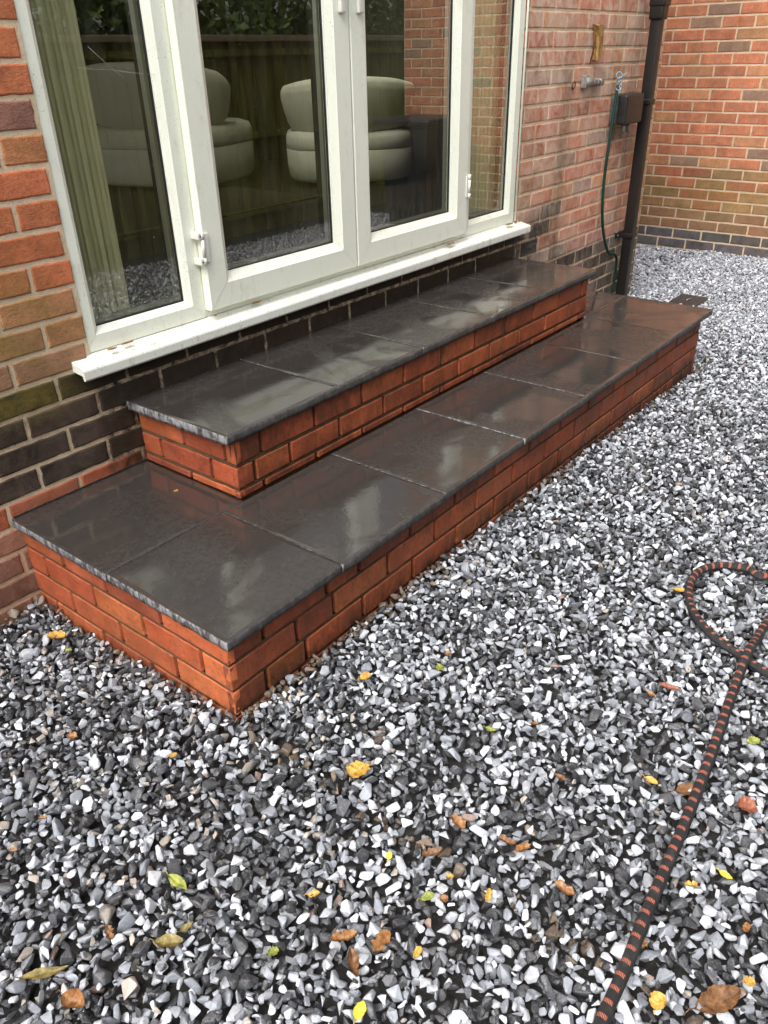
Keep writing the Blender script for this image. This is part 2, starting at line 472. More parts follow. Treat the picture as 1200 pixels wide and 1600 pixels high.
# ------------------------------------------------------------------ bricks
def brick_mesh(name, bricks, to_world, mats, mortars, parent=None, nu=12, nv=7, depth=0.022, bulge=0.0009, jit=0.0012, rnd_edge=0.0034, stain_shade=None):
    """bricks: (u0,u1,v0,v1,(r,g,b)); mortars: (u0,u1,v0,v1,recess,thick). to_world(u,v,n) -> arrays, n outwards."""
    V, F, MI, C = [], [], [], []
    base = 0
    B = np.array([b[:4] for b in bricks], float)
    BC = np.array([b[4] for b in bricks], float)
    N = len(B)
    w = B[:, 1] - B[:, 0]; h = B[:, 3] - B[:, 2]
    # grid parameter positions: tight near the borders so the edge can be rounded
    def par(n, L, e):
        inner = np.linspace(0, 1, n - 1)
        return inner
    nu += 2; nv += 2
    us = np.zeros(nu + 1); vs = np.zeros(nv + 1)
    us[-1] = 1; vs[-1] = 1
    nU, nV = len(us), len(vs)
    U = np.empty((N, nU, nV)); Vv = np.empty((N, nU, nV)); Nn = np.zeros((N, nU, nV))
    e = rnd_edge
    uu = us[None, :] * w[:, None]; uu[:, 1] = e * 0.3; uu[:, -2] = w - e * 0.3
    uu[:, 2] = e; uu[:, -3] = w - e
    uu[:, 3:-3] = e * 1.9 + np.linspace(0, 1, nU - 6)[None, :] * (w[:, None] - 3.8 * e)
    vv = vs[None, :] * h[:, None]; vv[:, 1] = e * 0.3; vv[:, -2] = h - e * 0.3
    vv[:, 2] = e; vv[:, -3] = h - e
    vv[:, 3:-3] = e * 1.9 + np.linspace(0, 1, nV - 6)[None, :] * (h[:, None] - 3.8 * e)
    U[:] = B[:, 0][:, None, None] + uu[:, :, None]
    Vv[:] = B[:, 2][:, None, None] + vv[:, None, :]
    iu = np.minimum(np.arange(nU), nU - 1 - np.arange(nU)); iv = np.minimum(np.arange(nV), nV - 1 - np.arange(nV))
    ring = np.minimum(iu[:, None], iv[None, :])
    prof = {0: -depth, 1: -e * 0.75}
    Nn[:] = np.where(ring == 0, -depth, np.where(ring == 1, -e * 0.7, 0.0))[None]
    # irregular surface
    ph = rng.random((N, 6)) * 6.28
    wob = (np.sin(U * 70 + ph[:, 0, None, None]) * np.cos(Vv * 90 + ph[:, 1, None, None]) + np.sin(U * 170 + ph[:, 2, None, None] + Vv * 60)) * 0.5
    Nn += np.where(ring >= 1, 1, 0)[None] * (wob * bulge + rng.normal(0, bulge * 0.22, (N, nU, nV)) + rng.normal(0, bulge * 0.6, N)[:, None, None])
    Nn = np.where(ring >= 2, np.maximum(Nn, -0.0008), Nn)
    ju = rng.normal(0, jit, (N, nU, nV)); jv = rng.normal(0, jit, (N, nU, nV))
    sl = rng.normal(0, jit * 0.5, (N, 1, 1))
    U += ju * (ring <= 1)[None]; Vv += (jv * 0.8) * (ring <= 1)[None] + sl * (uu[:, :, None] / w[:, None, None] - 0.5)
    idx = np.arange(nU * nV).reshape(nU, nV)
    q = np.stack([idx[:-1, :-1], idx[1:, :-1], idx[1:, 1:], idx[:-1, 1:]], -1).reshape(-1, 4)
    Fs = (q[None] + (np.arange(N) * nU * nV)[:, None, None]).reshape(-1, 4)
    UVN = np.stack([U.ravel(), Vv.ravel(), Nn.ravel()], 1)
    CC = np.repeat(BC, nU * nV, 0)
    nbf = len(Fs)
    # mortar beds as gridded panels
    MU, MF = [], []
    off = len(UVN)
    for (u0, u1, v0, v1, rec) in mortars:
        gu = max(1, int((u1 - u0) / 0.02)); gv = max(1, int((v1 - v0) / 0.019))
        a = np.linspace(u0, u1, gu + 1); b = np.linspace(v0, v1, gv + 1)
        A, Bb = np.meshgrid(a, b, indexing='ij')
        nn = -rec + rng.normal(0, 0.0004, A.shape)
        MU.append(np.stack([A.ravel(), Bb.ravel(), nn.ravel()], 1))
        ii = np.arange(A.size).reshape(A.shape)
        qq = np.stack([ii[:-1, :-1], ii[1:, :-1], ii[1:, 1:], ii[:-1, 1:]], -1).reshape(-1, 4) + off
        off += A.size
        MF.append(qq)
    if MU:
        UVN = np.concatenate([UVN] + MU); Fs = np.concatenate([Fs] + MF)
        CC = np.concatenate([CC, np.ones((len(UVN) - len(CC), 3)) * 0.5])
    W = to_world(UVN[:, 0], UVN[:, 1], UVN[:, 2])
    me = bpy.data.meshes.new(name)
    nvt, nf = len(W), len(Fs)
    me.vertices.add(nvt); me.vertices.foreach_set('co', W.astype(np.float32).ravel())
    me.loops.add(nf * 4); me.loops.foreach_set('vertex_index', Fs.astype(np.int32).ravel())
    me.polygons.add(nf)
    me.polygons.foreach_set('loop_start', np.arange(0, nf * 4, 4, dtype=np.int32))
    mi = np.zeros(nf, np.int32); mi[nbf:] = 1
    me.update(calc_edges=True)
    me.polygons.foreach_set('material_index', mi)
    me.polygons.foreach_set('use_smooth', np.ones(nf, bool))
    ca = me.attributes.new('col', 'FLOAT_COLOR', 'POINT')
    ca.data.foreach_set('color', np.concatenate([CC, np.ones((nvt, 1))], 1).astype(np.float32).ravel())
    sa = me.attributes.new('stain_shade', 'FLOAT_COLOR', 'POINT')
    S = np.zeros((nvt, 4)); S[:, 3] = 1
    if stain_shade is not None:
        S[:, :3] = np.clip(stain_shade(UVN[:, 0], UVN[:, 1]), 0, 1)
    sa.data.foreach_set('color', S.astype(np.float32).ravel())
    me.validate()
    return link(name, me, mats, parent)

def course(u_lo, u_hi, joints_phase, pitch=0.226, gap=0.010, holes=()):
    """brick intervals of one course with joints at phase + k*pitch, cut by the holes"""
    out = []
    k0 = math.floor((u_lo - joints_phase) / pitch) - 1
    k = k0
    while True:
        a = joints_phase + k * pitch + gap / 2; b = joints_phase + (k + 1) * pitch - gap / 2
        k += 1
        if a > u_hi: break
        a2, b2 = max(a, u_lo), min(b, u_hi)
        segs = [(a2, b2)]
        for (h0, h1) in holes:
            ns = []
            for (s, t_) in segs:
                if t_ <= h0 or s >= h1: ns.append((s, t_))
                else:
                    if s < h0: ns.append((s, h0))
                    if t_ > h1: ns.append((h1, t_))
            segs = ns
        for (s, t_) in segs:
            if t_ - s > 0.022: out.append((s, t_))
    return out

def jc(c, s=0.16):
    f = 1 + random.gauss(0, s)
    f = max(0.55, min(1.5, f))
    return tuple(max(0.004, x * f * (1 + random.gauss(0, s * 0.25))) for x in c)

def bump01(x, c, w): return np.exp(-((x - c) / w) ** 2)
def sstep(x, a, b):
    t_ = np.clip((x - a) / (b - a), 0, 1); return t_ * t_ * (3 - 2 * t_)
def wavy(x, f, p): return 0.5 + 0.5 * np.sin(x * f + p + np.sin(x * f * 0.37 + p) * 2)

# ------------------------------------------------------------------ house wall (plane y = 0, outside towards -y)
PITCH_Z = 0.0755
Z0 = 0.045
OPX0, OPX1, OPZ0, OPZ1 = 0.418, 2.780, 0.352, 2.36
X_LO, X_HI = -2.6, 4.375
RED = (0.42, 0.115, 0.060); ORANGE = (0.48, 0.17, 0.075); BROWN = (0.22, 0.12, 0.085); PINK = (0.44, 0.16, 0.12)
BLUE = (0.010, 0.0095, 0.010); BLUEB = (0.024, 0.013, 0.009); GREY = (0.13, 0.10, 0.09)
bricks = []
for k in range(-6, 58):
    z0 = Z0 + k * PITCH_Z + 0.005; z1 = z0 + PITCH_Z - 0.0105
    odd = k % 2 != 0
    for side in (0, 1):
        lo, hi = (X_LO, OPX0 + 1.4) if side == 0 else (OPX0 + 1.4, X_HI)
        ph = (0.297 if odd else 0.185) if side == 0 else (0.212 if odd else 0.100)
        if z0 < OPZ0: # beneath the door one bond runs through
            lo, hi = (X_LO, 2.62) if side == 0 else (2.62, X_HI)
        holes = []
        if z1 > OPZ0 and z0 < OPZ1: holes.append((OPX0, OPX1))
        if k == 2: holes.append((2.855, 3.03))
        for (a, b) in course(lo, hi, ph, holes=holes):
            xm = (a + b) / 2
            r = random.random()
            if side == 0 or xm < 2.95:
                if k < 0: c = jc((0.34, 0.085, 0.035) if k >= -1 else (0.30, 0.125, 0.08))
                elif k <= 3: c = jc(BLUE if r < 0.65 else BLUEB, 0.2)
                elif k == 4: c = jc((0.30, 0.16, 0.10))
                elif k <= 6: c = jc((0.32, 0.15, 0.07))
                elif k == 12: c = jc((0.27, 0.13, 0.09), 0.04)
                else: c = jc((0.47, 0.150, 0.062) if r < 0.6 else ((0.48, 0.185, 0.078) if r < 0.88 else (0.38, 0.14, 0.075)), 0.07)
            else:
                if k <= 0: c = jc(BLUE if r < 0.75 else GREY, 0.25)
                elif k == 1: c = jc(PINK if xm > 3.3 else GREY)
                elif k in (3, 4) and xm < 3.22: c = jc((0.05, 0.045, 0.05))
                elif k == 2 and xm < 3.12: c = jc((0.05, 0.045, 0.045))
                else:
                    c = jc((0.52, 0.16, 0.085) if r < 0.48 else ((0.53, 0.24, 0.15) if r < 0.74 else ((0.33, 0.20, 0.15) if r < 0.87 else (0.56, 0.25, 0.11))), 0.10)
                    if xm > 4.22: c = jc((0.50, 0.27, 0.11))
            bricks.append((a, b, z0, z1, c))
def house_stain(x, z):
    s = np.zeros((len(x), 3))
    L = x < 1.5
    # green growth left of the door around and above the dark courses
    s[:, 0] = np.where(L, 0.95 * bump01(z, 0.30, 0.05) * sstep(-x, -0.46, -0.2) + 0.75 * bump01(z, 0.50, 0.13) * sstep(-x, -0.50, -0.22) * (0.35 + 0.65 * wavy(x + z, 21, 1)) + 0.30 * bump01(z, 0.72, 0.1) * sstep(-x, -0.3, -0.1), 0)
    Rr = (x > 2.8)
    s[:, 0] += np.where(Rr, 0.65 * bump01(x, 3.74, 0.10) * sstep(z, 0.75, 1.05) + 0.55 * sstep(x, 4.18, 4.26) + 0.30 * bump01(x, 3.20, 0.10) + 0.4 * bump01(x, 3.86, 0.08) * sstep(z, 0.1, 0.4) * wavy(z, 17, 2), 0)
    s[:, 1] = np.where(Rr, 0.62 + 0.55 * wavy(x, 19, 0.4) * wavy(z, 5, 1.0), 0.0) + np.where(L & (z < 0.28), 0.10, 0) + np.where(L & (z < -0.03), 0.15, 0)
    s[:, 1] *= np.where(Rr & (z < 0.12), 0.35, 1)
    s[:, 2] = np.where(Rr, 0.50 * bump01(x, 3.215, 0.055) * sstep(-z, -1.15, -0.9) + 1.0 * bump01(x, 3.02, 0.13) * bump01(z, 0.30, 0.10) + 0.5 * bump01(x, 4.0, 0.06) + 0.55 * sstep(-z, -0.22, 0.0) * wavy(x, 23, 0)
                       + 0.7 * bump01(x, 3.80, 0.05) * bump01(z, 0.66, 0.08) + 0.10 * wavy(x * 1.3, 31, z * 2), 0)
    s[:, 2] += np.where(L, 0.30 * bump01(z, 0.24, 0.12) + 0.55 * bump01(x, 0.13, 0.07) * bump01(z, 0.22, 0.04) + 0.35 * sstep(-z, 0.02, 0.25), 0)
    s[:, 2] += np.where((x > 0.4) & (x < 2.85) & (z < 0.37), 0.9, 0)
    return s
def tw_house(u, v, n): return np.stack([u, -n, v], 1)
rec = 0.0030
morts = [(X_LO, OPX0, -0.42, 4.42, rec), (OPX1, X_HI, -0.42, 4.42, rec), (OPX0, OPX1, -0.42, OPZ0, rec), (OPX0, OPX1, OPZ1, 4.42, rec)]
house = empty('house_wall', (0, 0, -0.3), 'red brick house wall with dark blue lower courses around the white glazed doors', 'wall')
hw = brick_mesh('brickwork', bricks, tw_house, [M['brick'], M['mortar']], morts, None, stain_shade=house_stain)
hw.parent = house; hw.matrix_parent_inverse = Matrix.Translation((0, 0, 0.3))
def put(o, par):       # parent while keeping world coordinates of vertices
    o.parent = par
    o.matrix_parent_inverse = par.matrix_basis.inverted() if par.type != 'EMPTY' or True else o.matrix_parent_inverse
    return o
# solid backing of the wall with its return at the far corner
mb = MB()
for (a, b, c, d) in [(X_LO, OPX0 - 0.002, -0.45, 4.42), (OPX1 + 0.002, X_HI - 0.001, -0.45, 4.42), (OPX0 - 0.002, OPX1 + 0.002, -0.45, OPZ0 - 0.002), (OPX0 - 0.002, OPX1 + 0.002, OPZ1 + 0.002, 4.42)]:
    mb.box(a, b, 0.0115, 0.27, c, d)
put(mb.build('inner_leaf', M['mortar']), house)
# return face at the end of the wall
rb = []
for k in range(-6, 58):
    z0 = Z0 + k * PITCH_Z + 0.005; z1 = z0 + PITCH_Z - 0.0105
    for (a, b) in course(0.0015, 0.9, 0.113 * (k % 2) + 0.1, holes=()):
        rb.append((a, b, z0, z1, jc(RED if k > 1 else BLUE)))
def tw_ret(u, v, n): return np.stack([X_HI + n, u, v], 1)
put(brick_mesh('return_face', rb, tw_ret, [M['brick'], M['mortar']], [(0.0, 0.9, -0.42, 4.42, rec)], None, nu=7, stain_shade=lambda x, z: np.zeros((len(x), 3)) + 0.1), house)
# air brick
mb = MB()
ax0, ax1, az0, az1 = 2.862, 3.022, 0.199, 0.266
mb.box(ax0, ax1, 0.004, 0.06, az0, az1)
for (a, b, c, d) in [(ax0, ax1, az0, az0 + 0.009), (ax0, ax1, az1 - 0.009, az1)]:
    mb.box(a, b, -0.003, 0.006, c, d, bev=0.002)
for a in np.linspace(ax0, ax1 - 0.008, 13):
    mb.box(a, a + 0.0065, -0.002, 0.007, az0 + 0.009, az1 - 0.009, bev=0.0015)
M['air'] = mat_noise('grimy_terracotta_vent', (0.02, 0.017, 0.016), (0.12, 0.10, 0.09), 90, 0.8, 0.8, 0.004)
put(mb.build('air_brick', M['air']), house)

# ------------------------------------------------------------------ far wall of the neighbouring extension
FX = 5.833
fb = []
FZ0 = -0.155
for k in range(-5, 62):
    z0 = FZ0 + k * PITCH_Z + 0.0045; z1 = z0 + PITCH_Z - 0.009
    ph = 0.06 if k % 2 else 0.173
    for (a, b) in course(-2.95, 3.2, ph, gap=0.009):
        r = random.random()
        if k < 0: c = jc((0.075, 0.072, 0.085), 0.15)
        elif k <= 1: c = jc((0.27, 0.13, 0.065), 0.15)
        elif k <= 5: c = jc((0.34, 0.17, 0.075) if r < 0.7 else RED, 0.12)
        else: c = jc((0.50, 0.175, 0.083) if r < 0.62 else ((0.50, 0.22, 0.10) if r < 0.86 else (0.29, 0.17, 0.11)), 0.08)
        fb.append((a, b, z0, z1, c))
def far_stain(y, z):
    s = np.zeros((len(y), 3))
    s[:, 0] = 0.85 * bump01(z, 0.12, 0.17) * (0.5 + 0.5 * wavy(y, 5, 0.5)) + 0.2 * wavy(y + z, 4, 2) * sstep(-y, -0.2, 0.5)
    s[:, 1] = 0.10
    s[:, 2] = 0.12 + 0.5 * bump01(y, 0.02, 0.03) * bump01(z, 0.42, 0.05)
    return s
def tw_far(u, v, n): return np.stack([FX - n, u, v], 1)
far = empty('brick_wall', (FX, 0, -0.3), 'orange red brick wall with two grey blue base courses across the far gravel', 'wall')
put(brick_mesh('brickwork', fb, tw_far, [M['brick'], M['mortar']], [(-2.955, 3.2, -0.42, 4.5, 0.003)], None, nu=9, nv=6, stain_shade=far_stain), far)
mb = MB(); mb.box(FX + 0.012, FX + 0.26, -2.953, 3.2, -0.45, 4.5)
put(mb.build('wall_core', M['mortar']), far)

# ------------------------------------------------------------------ steps
steps = empty('patio_steps', (1.6, -0.45, -0.3), 'two tier red brick patio steps capped with wet dark slate slabs below the doors', 'steps')
STEPC = [(0.43, 0.092, 0.030), (0.40, 0.082, 0.027), (0.36, 0.072, 0.025), (0.46, 0.11, 0.036), (0.30, 0.060, 0.023)]
def jstep(s=0.10): return jc(random.choice(STEPC), s)
def rowbricks(lo, hi, joints, z0, z1, gap=0.013):
    js = [lo] + [j for j in joints if lo + 0.02 < j < hi - 0.02] + [hi]
    out = []
    for i in range(len(js) - 1):
        a = js[i] + (gap / 2 if i else 0); b = js[i + 1] - (gap / 2 if i < len(js) - 2 else 0)
        out.append((a, b, z0, z1, jstep()))
    return out
def seq(first, start, hi): return first + list(np.arange(start, hi, 0.2268))
LX0, LX1, LY = 0.090, 3.130, -0.860
rows = [(-0.0900, -0.029), (-0.1675, -0.1005), (-0.2445, -0.178), (-0.3215, -0.255), (-0.3985, -0.332)]
fj = [seq([0.202, 0.425], 0.553, LX1), seq([0.309], 0.448, LX1), seq([0.197], 0.336, LX1), seq([0.309], 0.448, LX1), seq([0.202], 0.336, LX1)]
sj = [[-0.199, -0.395, -0.62], [-0.092, -0.322, -0.536, -0.758], [-0.195, -0.419, -0.647], [-0.092, -0.322, -0.536, -0.758], [-0.195, -0.419, -0.647]]
def step_stain_shade(u, z):
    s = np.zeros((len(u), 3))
    s[:, 2] = 0.46 + 0.36 * wavy(u, 9, 1) * wavy(z, 40, 0) + 0.50 * sstep(-z, 0.16, 0.26)  # damp smears, plus shade painted into the colour of the front face
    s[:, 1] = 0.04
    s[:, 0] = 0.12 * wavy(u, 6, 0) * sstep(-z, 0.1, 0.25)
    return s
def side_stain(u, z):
    s = step_stain_shade(u, z); s[:, 2] *= 0.30; return s  # sunlit ends take only part of the front's painted darkening
def base(name, x0, x1, yf, rws, fjs, sjs, zlow, ztop):
    """brick base: front face and both ends, one mesh"""
    fr, le = [], []
    for (z0, z1), f_, s_ in zip(rws, fjs, sjs):
        fr += rowbricks(x0, x1, f_, z0, z1)
        le += rowbricks(yf, -0.0015, sorted(s_), z0, z1)
    objs = []
    kw = dict(bulge=0.0006, jit=0.0008, rnd_edge=0.0022, depth=0.02)
    o1 = brick_mesh(name, fr, lambda u, v, n: np.stack([u, yf - n, v], 1), [M['step_brick'], M['step_mortar']], [(x0 + .012, x1 - .012, zlow, ztop, 0.012)] + [(x0 + .003, x1 - .003, rws[i + 1][1] - 0.0005, rws[i][0] + 0.0005, 0.0035) for i in range(len(rws) - 1)], None, stain_shade=step_stain_shade, **kw)
    o2 = brick_mesh(name + '_l', le, lambda u, v, n: np.stack([x0 - n, u, v], 1), [M['step_brick'], M['step_mortar']], [(yf + .012, -0.0015, zlow, ztop, 0.011)] + [(yf + .003, -0.0015, rws[i + 1][1] - 0.0005, rws[i][0] + 0.0005, 0.0035) for i in range(len(rws) - 1)], None, stain_shade=side_stain, **kw)
    ri = []
    for (z0, z1), s_ in zip(rws, sjs): ri += rowbricks(yf, -0.0015, sorted(s_), z0, z1)
    o3 = brick_mesh(name + '_r', ri, lambda u, v, n: np.stack([x1 + n, u, v], 1), [M['step_brick'], M['step_mortar']], [(yf + .012, -0.0015, zlow, ztop, 0.011)] + [(yf + .003, -0.0015, rws[i + 1][1] - 0.0005, rws[i][0] + 0.0005, 0.0035) for i in range(len(rws) - 1)], None, stain_shade=side_stain, **kw)
    bm = bmesh.new()
    for o in (o1, o2, o3): bm.from_mesh(o.data)
    # solid core
    me = o1.data
    bm.to_mesh(me); bm.free()
    for o in (o2, o3): bpy.data.objects.remove(o)
    return o1
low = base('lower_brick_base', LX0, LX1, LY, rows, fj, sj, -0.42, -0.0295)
put(low, steps)
UX0, UX1, UY = 0.532, 2.735, -0.435
urows = [(0.1085, 0.181), (0.033, 0.0965), (0.0005, 0.0215)]
uj = [seq([], 0.633, UX1), seq([0.60], 0.745, UX1), seq([], 0.630, UX1)]
usj = [[-0.012, -0.207, -0.39], [-0.09, -0.322], [-0.219]]
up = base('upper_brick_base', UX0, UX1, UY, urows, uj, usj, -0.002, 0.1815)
put(up, steps)

def slab(x0, x1, y0, y1, zt, th, tilt=(0, 0), name='paving_slab'):
    """rough edged slab, gridded so the arrises can be chipped"""
    nx, ny = max(4, int((x1 - x0) / 0.012)), max(4, int((y1 - y0) / 0.012))
    bm = bmesh.new()
    xs = [x0, x0 + 0.0025] + list(np.linspace(x0 + 0.012, x1 - 0.012, nx)) + [x1 - 0.0025, x1]
    ys = [y0, y0 + 0.0025] + list(np.linspace(y0 + 0.012, y1 - 0.012, ny)) + [y1 - 0.0025, y1]
    NX, NY = len(xs), len(ys)
    def dz(x, y): return (x - (x0 + x1) / 2) * tilt[0] + (y - (y0 + y1) / 2) * tilt[1]
    top = [[None] * NY for _ in xs]
    for i, x in enumerate(xs):
        for j, y in enumerate(ys):
            border = i in (0, NX - 1) or j in (0, NY - 1)
            z = zt + dz(x, y) + mnoise.noise(Vector((x * 7, y * 7, zt * 9))) * 0.0006
            if border: z -= 0.0012 + max(0, mnoise.noise(Vector((x * 60, y * 60, 3)))) * 0.0025
            top[i][j] = bm.verts.new((x, y, z))
    for i in range(NX - 1):
        for j in range(NY - 1):
            f = bm.faces.new((top[i][j], top[i + 1][j], top[i + 1][j + 1], top[i][j + 1])); f.material_index = 0; f.smooth = True
    loop = [(i, 0) for i in range(NX)] + [(NX - 1, j) for j in range(1, NY)] + [(i, NY - 1) for i in range(NX - 2, -1, -1)] + [(0, j) for j in range(NY - 2, 0, -1)]
    prev = [top[i][j] for i, j in loop]
    cx, cy = (x0 + x1) / 2, (y0 + y1) / 2
    for s in (0.30, 0.65, 1.0):
        cur = []
        for (i, j) in loop:
            x, y = xs[i], ys[j]
            nrm = Vector(((1 if i == NX - 1 else (-1 if i == 0 else 0)), (1 if j == NY - 1 else (-1 if j == 0 else 0)), 0))
            d = 0.001 + mnoise.noise(Vector((x * 45, y * 45, s * 4))) * 0.0022 - (0.001 + max(0, mnoise.noise(Vector((x * 70, y * 70, 9)))) * 0.006) * (s == 1.0)
            zz = zt + dz(x, y) - th * s + (abs(mnoise.noise(Vector((x * 50, y * 50, 1)))) * 0.005 if s == 1.0 else 0)
            cur.append(bm.verts.new((x + nrm.x * d, y + nrm.y * d, zz)))
        n = len(loop)
        for k in range(n):
            f = bm.faces.new((prev[k], cur[k], cur[(k + 1) % n], prev[(k + 1) % n])); f.material_index = 1; f.smooth = True
        prev = cur
    f = bm.faces.new(prev[::-1]); f.material_index = 1
    bmesh.ops.recalc_face_normals(bm, faces=bm.faces)
    me = bpy.data.meshes.new(name); bm.to_mesh(me); bm.free()
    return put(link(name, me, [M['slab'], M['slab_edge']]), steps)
G = 0.0019
XF = [0.075] + [0.455 * k for k in range(1, 8)]
YF, YM = -0.888, -0.4455
rt = lambda s=0.0025: (random.gauss(0, s), random.gauss(0, s))
for i in range(7):
    slab(XF[i] + (G if i else 0), XF[i + 1] - (G if i < 6 else 0), YF + random.gauss(0, 0.0015), YM - G, random.gauss(0, 0.0006), 0.028, rt())
slab(0.071, 0.530, YM + G, -0.003, 0.0, 0.028, rt())
slab(2.742, 3.183, YM + G, -0.003, 0.0, 0.028, rt())
UZ = 0.212
UXs = [0.500 + 0.456 * k for k in range(6)]
for i in range(5):
    slab(UXs[i] + (G if i else 0), UXs[i + 1] - (G if i < 4 else 0), -0.447 + random.gauss(0, 0.001), -0.003, UZ + random.gauss(0, 0.0005), 0.030, rt())
# grout filling each joint
jl = [(x - 0.0024, x + 0.0024, YF + 0.006, YM, -0.02, -0.0022) for x in XF[1:-1]]
jl += [(XF[0] + 0.006, 0.53, YM - 0.0024, YM + 0.0024, -0.02, -0.0024), (2.74, 3.18, YM - 0.0024, YM + 0.0024, -0.02, -0.0024), (0.08, 0.53, -0.0045, -0.0005, -0.02, 0.004)]
jl += [(x - 0.0024, x + 0.0024, -0.44, -0.004, UZ - 0.02, UZ - 0.0022) for x in UXs[1:-1]]
for jb in jl:
    mb = MB(); mb.box(*jb); put(mb.build('grout_joint', M['grout']), steps)
mb = MB()
mb.box(LX0 + 0.03, LX1 - 0.03, LY + 0.03, -0.012, -0.42, -0.0305)
mb.box(UX0 + 0.03, UX1 - 0.03, UY + 0.03, -0.012, -0.0302, 0.180)
put(mb.build('rubble_core', M['step_mortar']), steps)

# ------------------------------------------------------------------ glazed doors
door = empty('glazed_patio_door', (1.6, 0, 0.34), 'white plastic framed double glazed patio doors with side lights above the steps', 'patio door')
def mitred(mb, x0, x1, z0, z1, prof, m=0, gap=0.0008, core=True):
    """frame of four mitred members; prof = [(inset, y), ...] from outer to inner"""
    def rect(d): return [(x0 + d, z0 + d), (x1 - d, z0 + d), (x1 - d, z1 - d), (x0 + d, z1 - d)]
    for s in range(4):
        vs, fs = [], []
        for (d, y) in prof:
            c = rect(d); a, b = Vector(c[s]), Vector(c[(s + 1) % 4])
            t_ = (b - a).normalized()
            a = a + t_ * gap; b = b - t_ * gap
            vs += [(a.x, y, a.y), (b.x, y, b.y)]
        for i in range(len(prof) - 1):
            fs.append((2 * i, 2 * i + 1, 2 * i + 3, 2 * i + 2))
        mb.add(vs, fs, m)
    if core:
        vs, fs = [], []
        pr = [(d + 0.0012, y + 0.0018) for d, y in prof]
        for (d, y) in pr:
            for c in rect(d): vs.append((c[0], y, c[1]))
        for i in range(len(pr) - 1):
            for s in range(4):
                fs.append((4 * i + s, 4 * i + (s + 1) % 4, 4 * i + 4 + (s + 1) % 4, 4 * i + 4 + s))
        mb.add(vs, fs, m)
FZ, FT = 0.380, 2.355
prof_fix = [(0.0, 0.07), (0.0, 0.007), (0.0025, 0.005), (0.046, 0.005), (0.0475, 0.0065), (0.060, 0.016), (0.062, 0.020), (0.062, 0.032)]
mb = MB()
mitred(mb, 0.402, 0.8480, FZ, FT, prof_fix)
mitred(mb, 2.328, 2.776, FZ, FT, prof_fix)
mitred(mb, 0.8485, 2.3275, FZ, FT, [(0.0, 0.07), (0.0, 0.0085), (0.045, 0.0085), (0.046, 0.05), (0.055, 0.05), (0.055, 0.07)], core=False)
put(mb.build('outer_frame', M['upvc']), door)
def pane(mbp, x0, x1, z0, z1, y, par, th=0.024):
    g = MB()
    g.add([(x0, y, z0), (x1, y, z0), (x1, y, z1), (x0, y, z1)], [(0, 1, 2, 3)])
    o = g.build('glass_pane', M['glass']); put(o, par)
    k = MB()
    mitred(k, x0 - 0.004, x1 + 0.004, z0 - 0.004, z1 + 0.004, [(0, y - 0.004), (0.0085, y - 0.004), (0.0095, y + 0.001), (0.0095, y + 0.004)], gap=0, core=False)
    put(k.build('rubber_seal', M['gasket']), par)
    s = MB()
    mitred(s, x0 + 0.004, x1 - 0.004, z0 + 0.004, z1 - 0.004, [(0, y + 0.006), (0.012, y + 0.006), (0.012, y + th), (0, y + th)], gap=0, core=False, m=1)
    mitred(s, x0 - 0.004, x1 + 0.004, z0 - 0.004, z1 + 0.004, [(0, y + th + 0.001), (0.012, y + th + 0.001), (0.013, y + 0.05), (0.0, y + 0.05)], gap=0, core=False, m=0)
    put(s.build('spacer_bar', [M['gasket'], M['spacer']]), par)
pane(None, 0.464, 0.786, 0.442, FT - 0.062, 0.030, door)
pane(None, 2.390, 2.714, 0.442, FT - 0.062, 0.030, door)
prof_leaf = [(0.0, 0.040), (0.0, -0.018), (0.003, -0.021), (0.076, -0.021), (0.078, -0.019), (0.100, -0.003), (0.102, 0.0), (0.102, 0.012)]
def leaf(x0, x1, lab):
    m_ = MB(); mitred(m_, x0, x1, 0.402, 2.335, prof_leaf)
    # weather lip on the foot of the leaf
    o = m_.build('door_leaf', M['upvc']); put(o, door); o['label'] = lab
    xa, xb, za, zb = x0 + 0.101, x1 - 0.101, 0.503, 2.234
    g = MB(); g.add([(xa, 0.009, za), (xb, 0.009, za), (xb, 0.009, zb), (xa, 0.009, zb)], [(0, 1, 2, 3)])
    q = g.build('glass_pane', M['glass']); q.parent = o
    k = MB()
    mitred(k, xa - 0.003, xb + 0.003, za - 0.003, zb + 0.003, [(0, 0.005), (0.008, 0.005), (0.009, 0.010), (0.009, 0.013)], gap=0, core=False)
    mitred(k, xa - 0.003, xb + 0.003, za - 0.003, zb + 0.003, [(0, 0.034), (0.012, 0.034), (0.013, 0.062), (0.0, 0.062)], gap=0, core=False)
    q = k.build('rubber_seal', M['gasket']); q.parent = o
    k = MB()
    mitred(k, xa + 0.004, xb - 0.004, za + 0.004, zb - 0.004, [(0, 0.015), (0.011, 0.015), (0.011, 0.032), (0, 0.032)], gap=0, core=False)
    q = k.build('spacer_bar', M['spacer']); q.parent = o
    return o
lf1 = leaf(0.8525, 1.5725, 'left hinged door leaf with hinge on its left edge')
lf2 = leaf(1.5785, 2.3200, 'right hinged door leaf with hinge on its right edge')
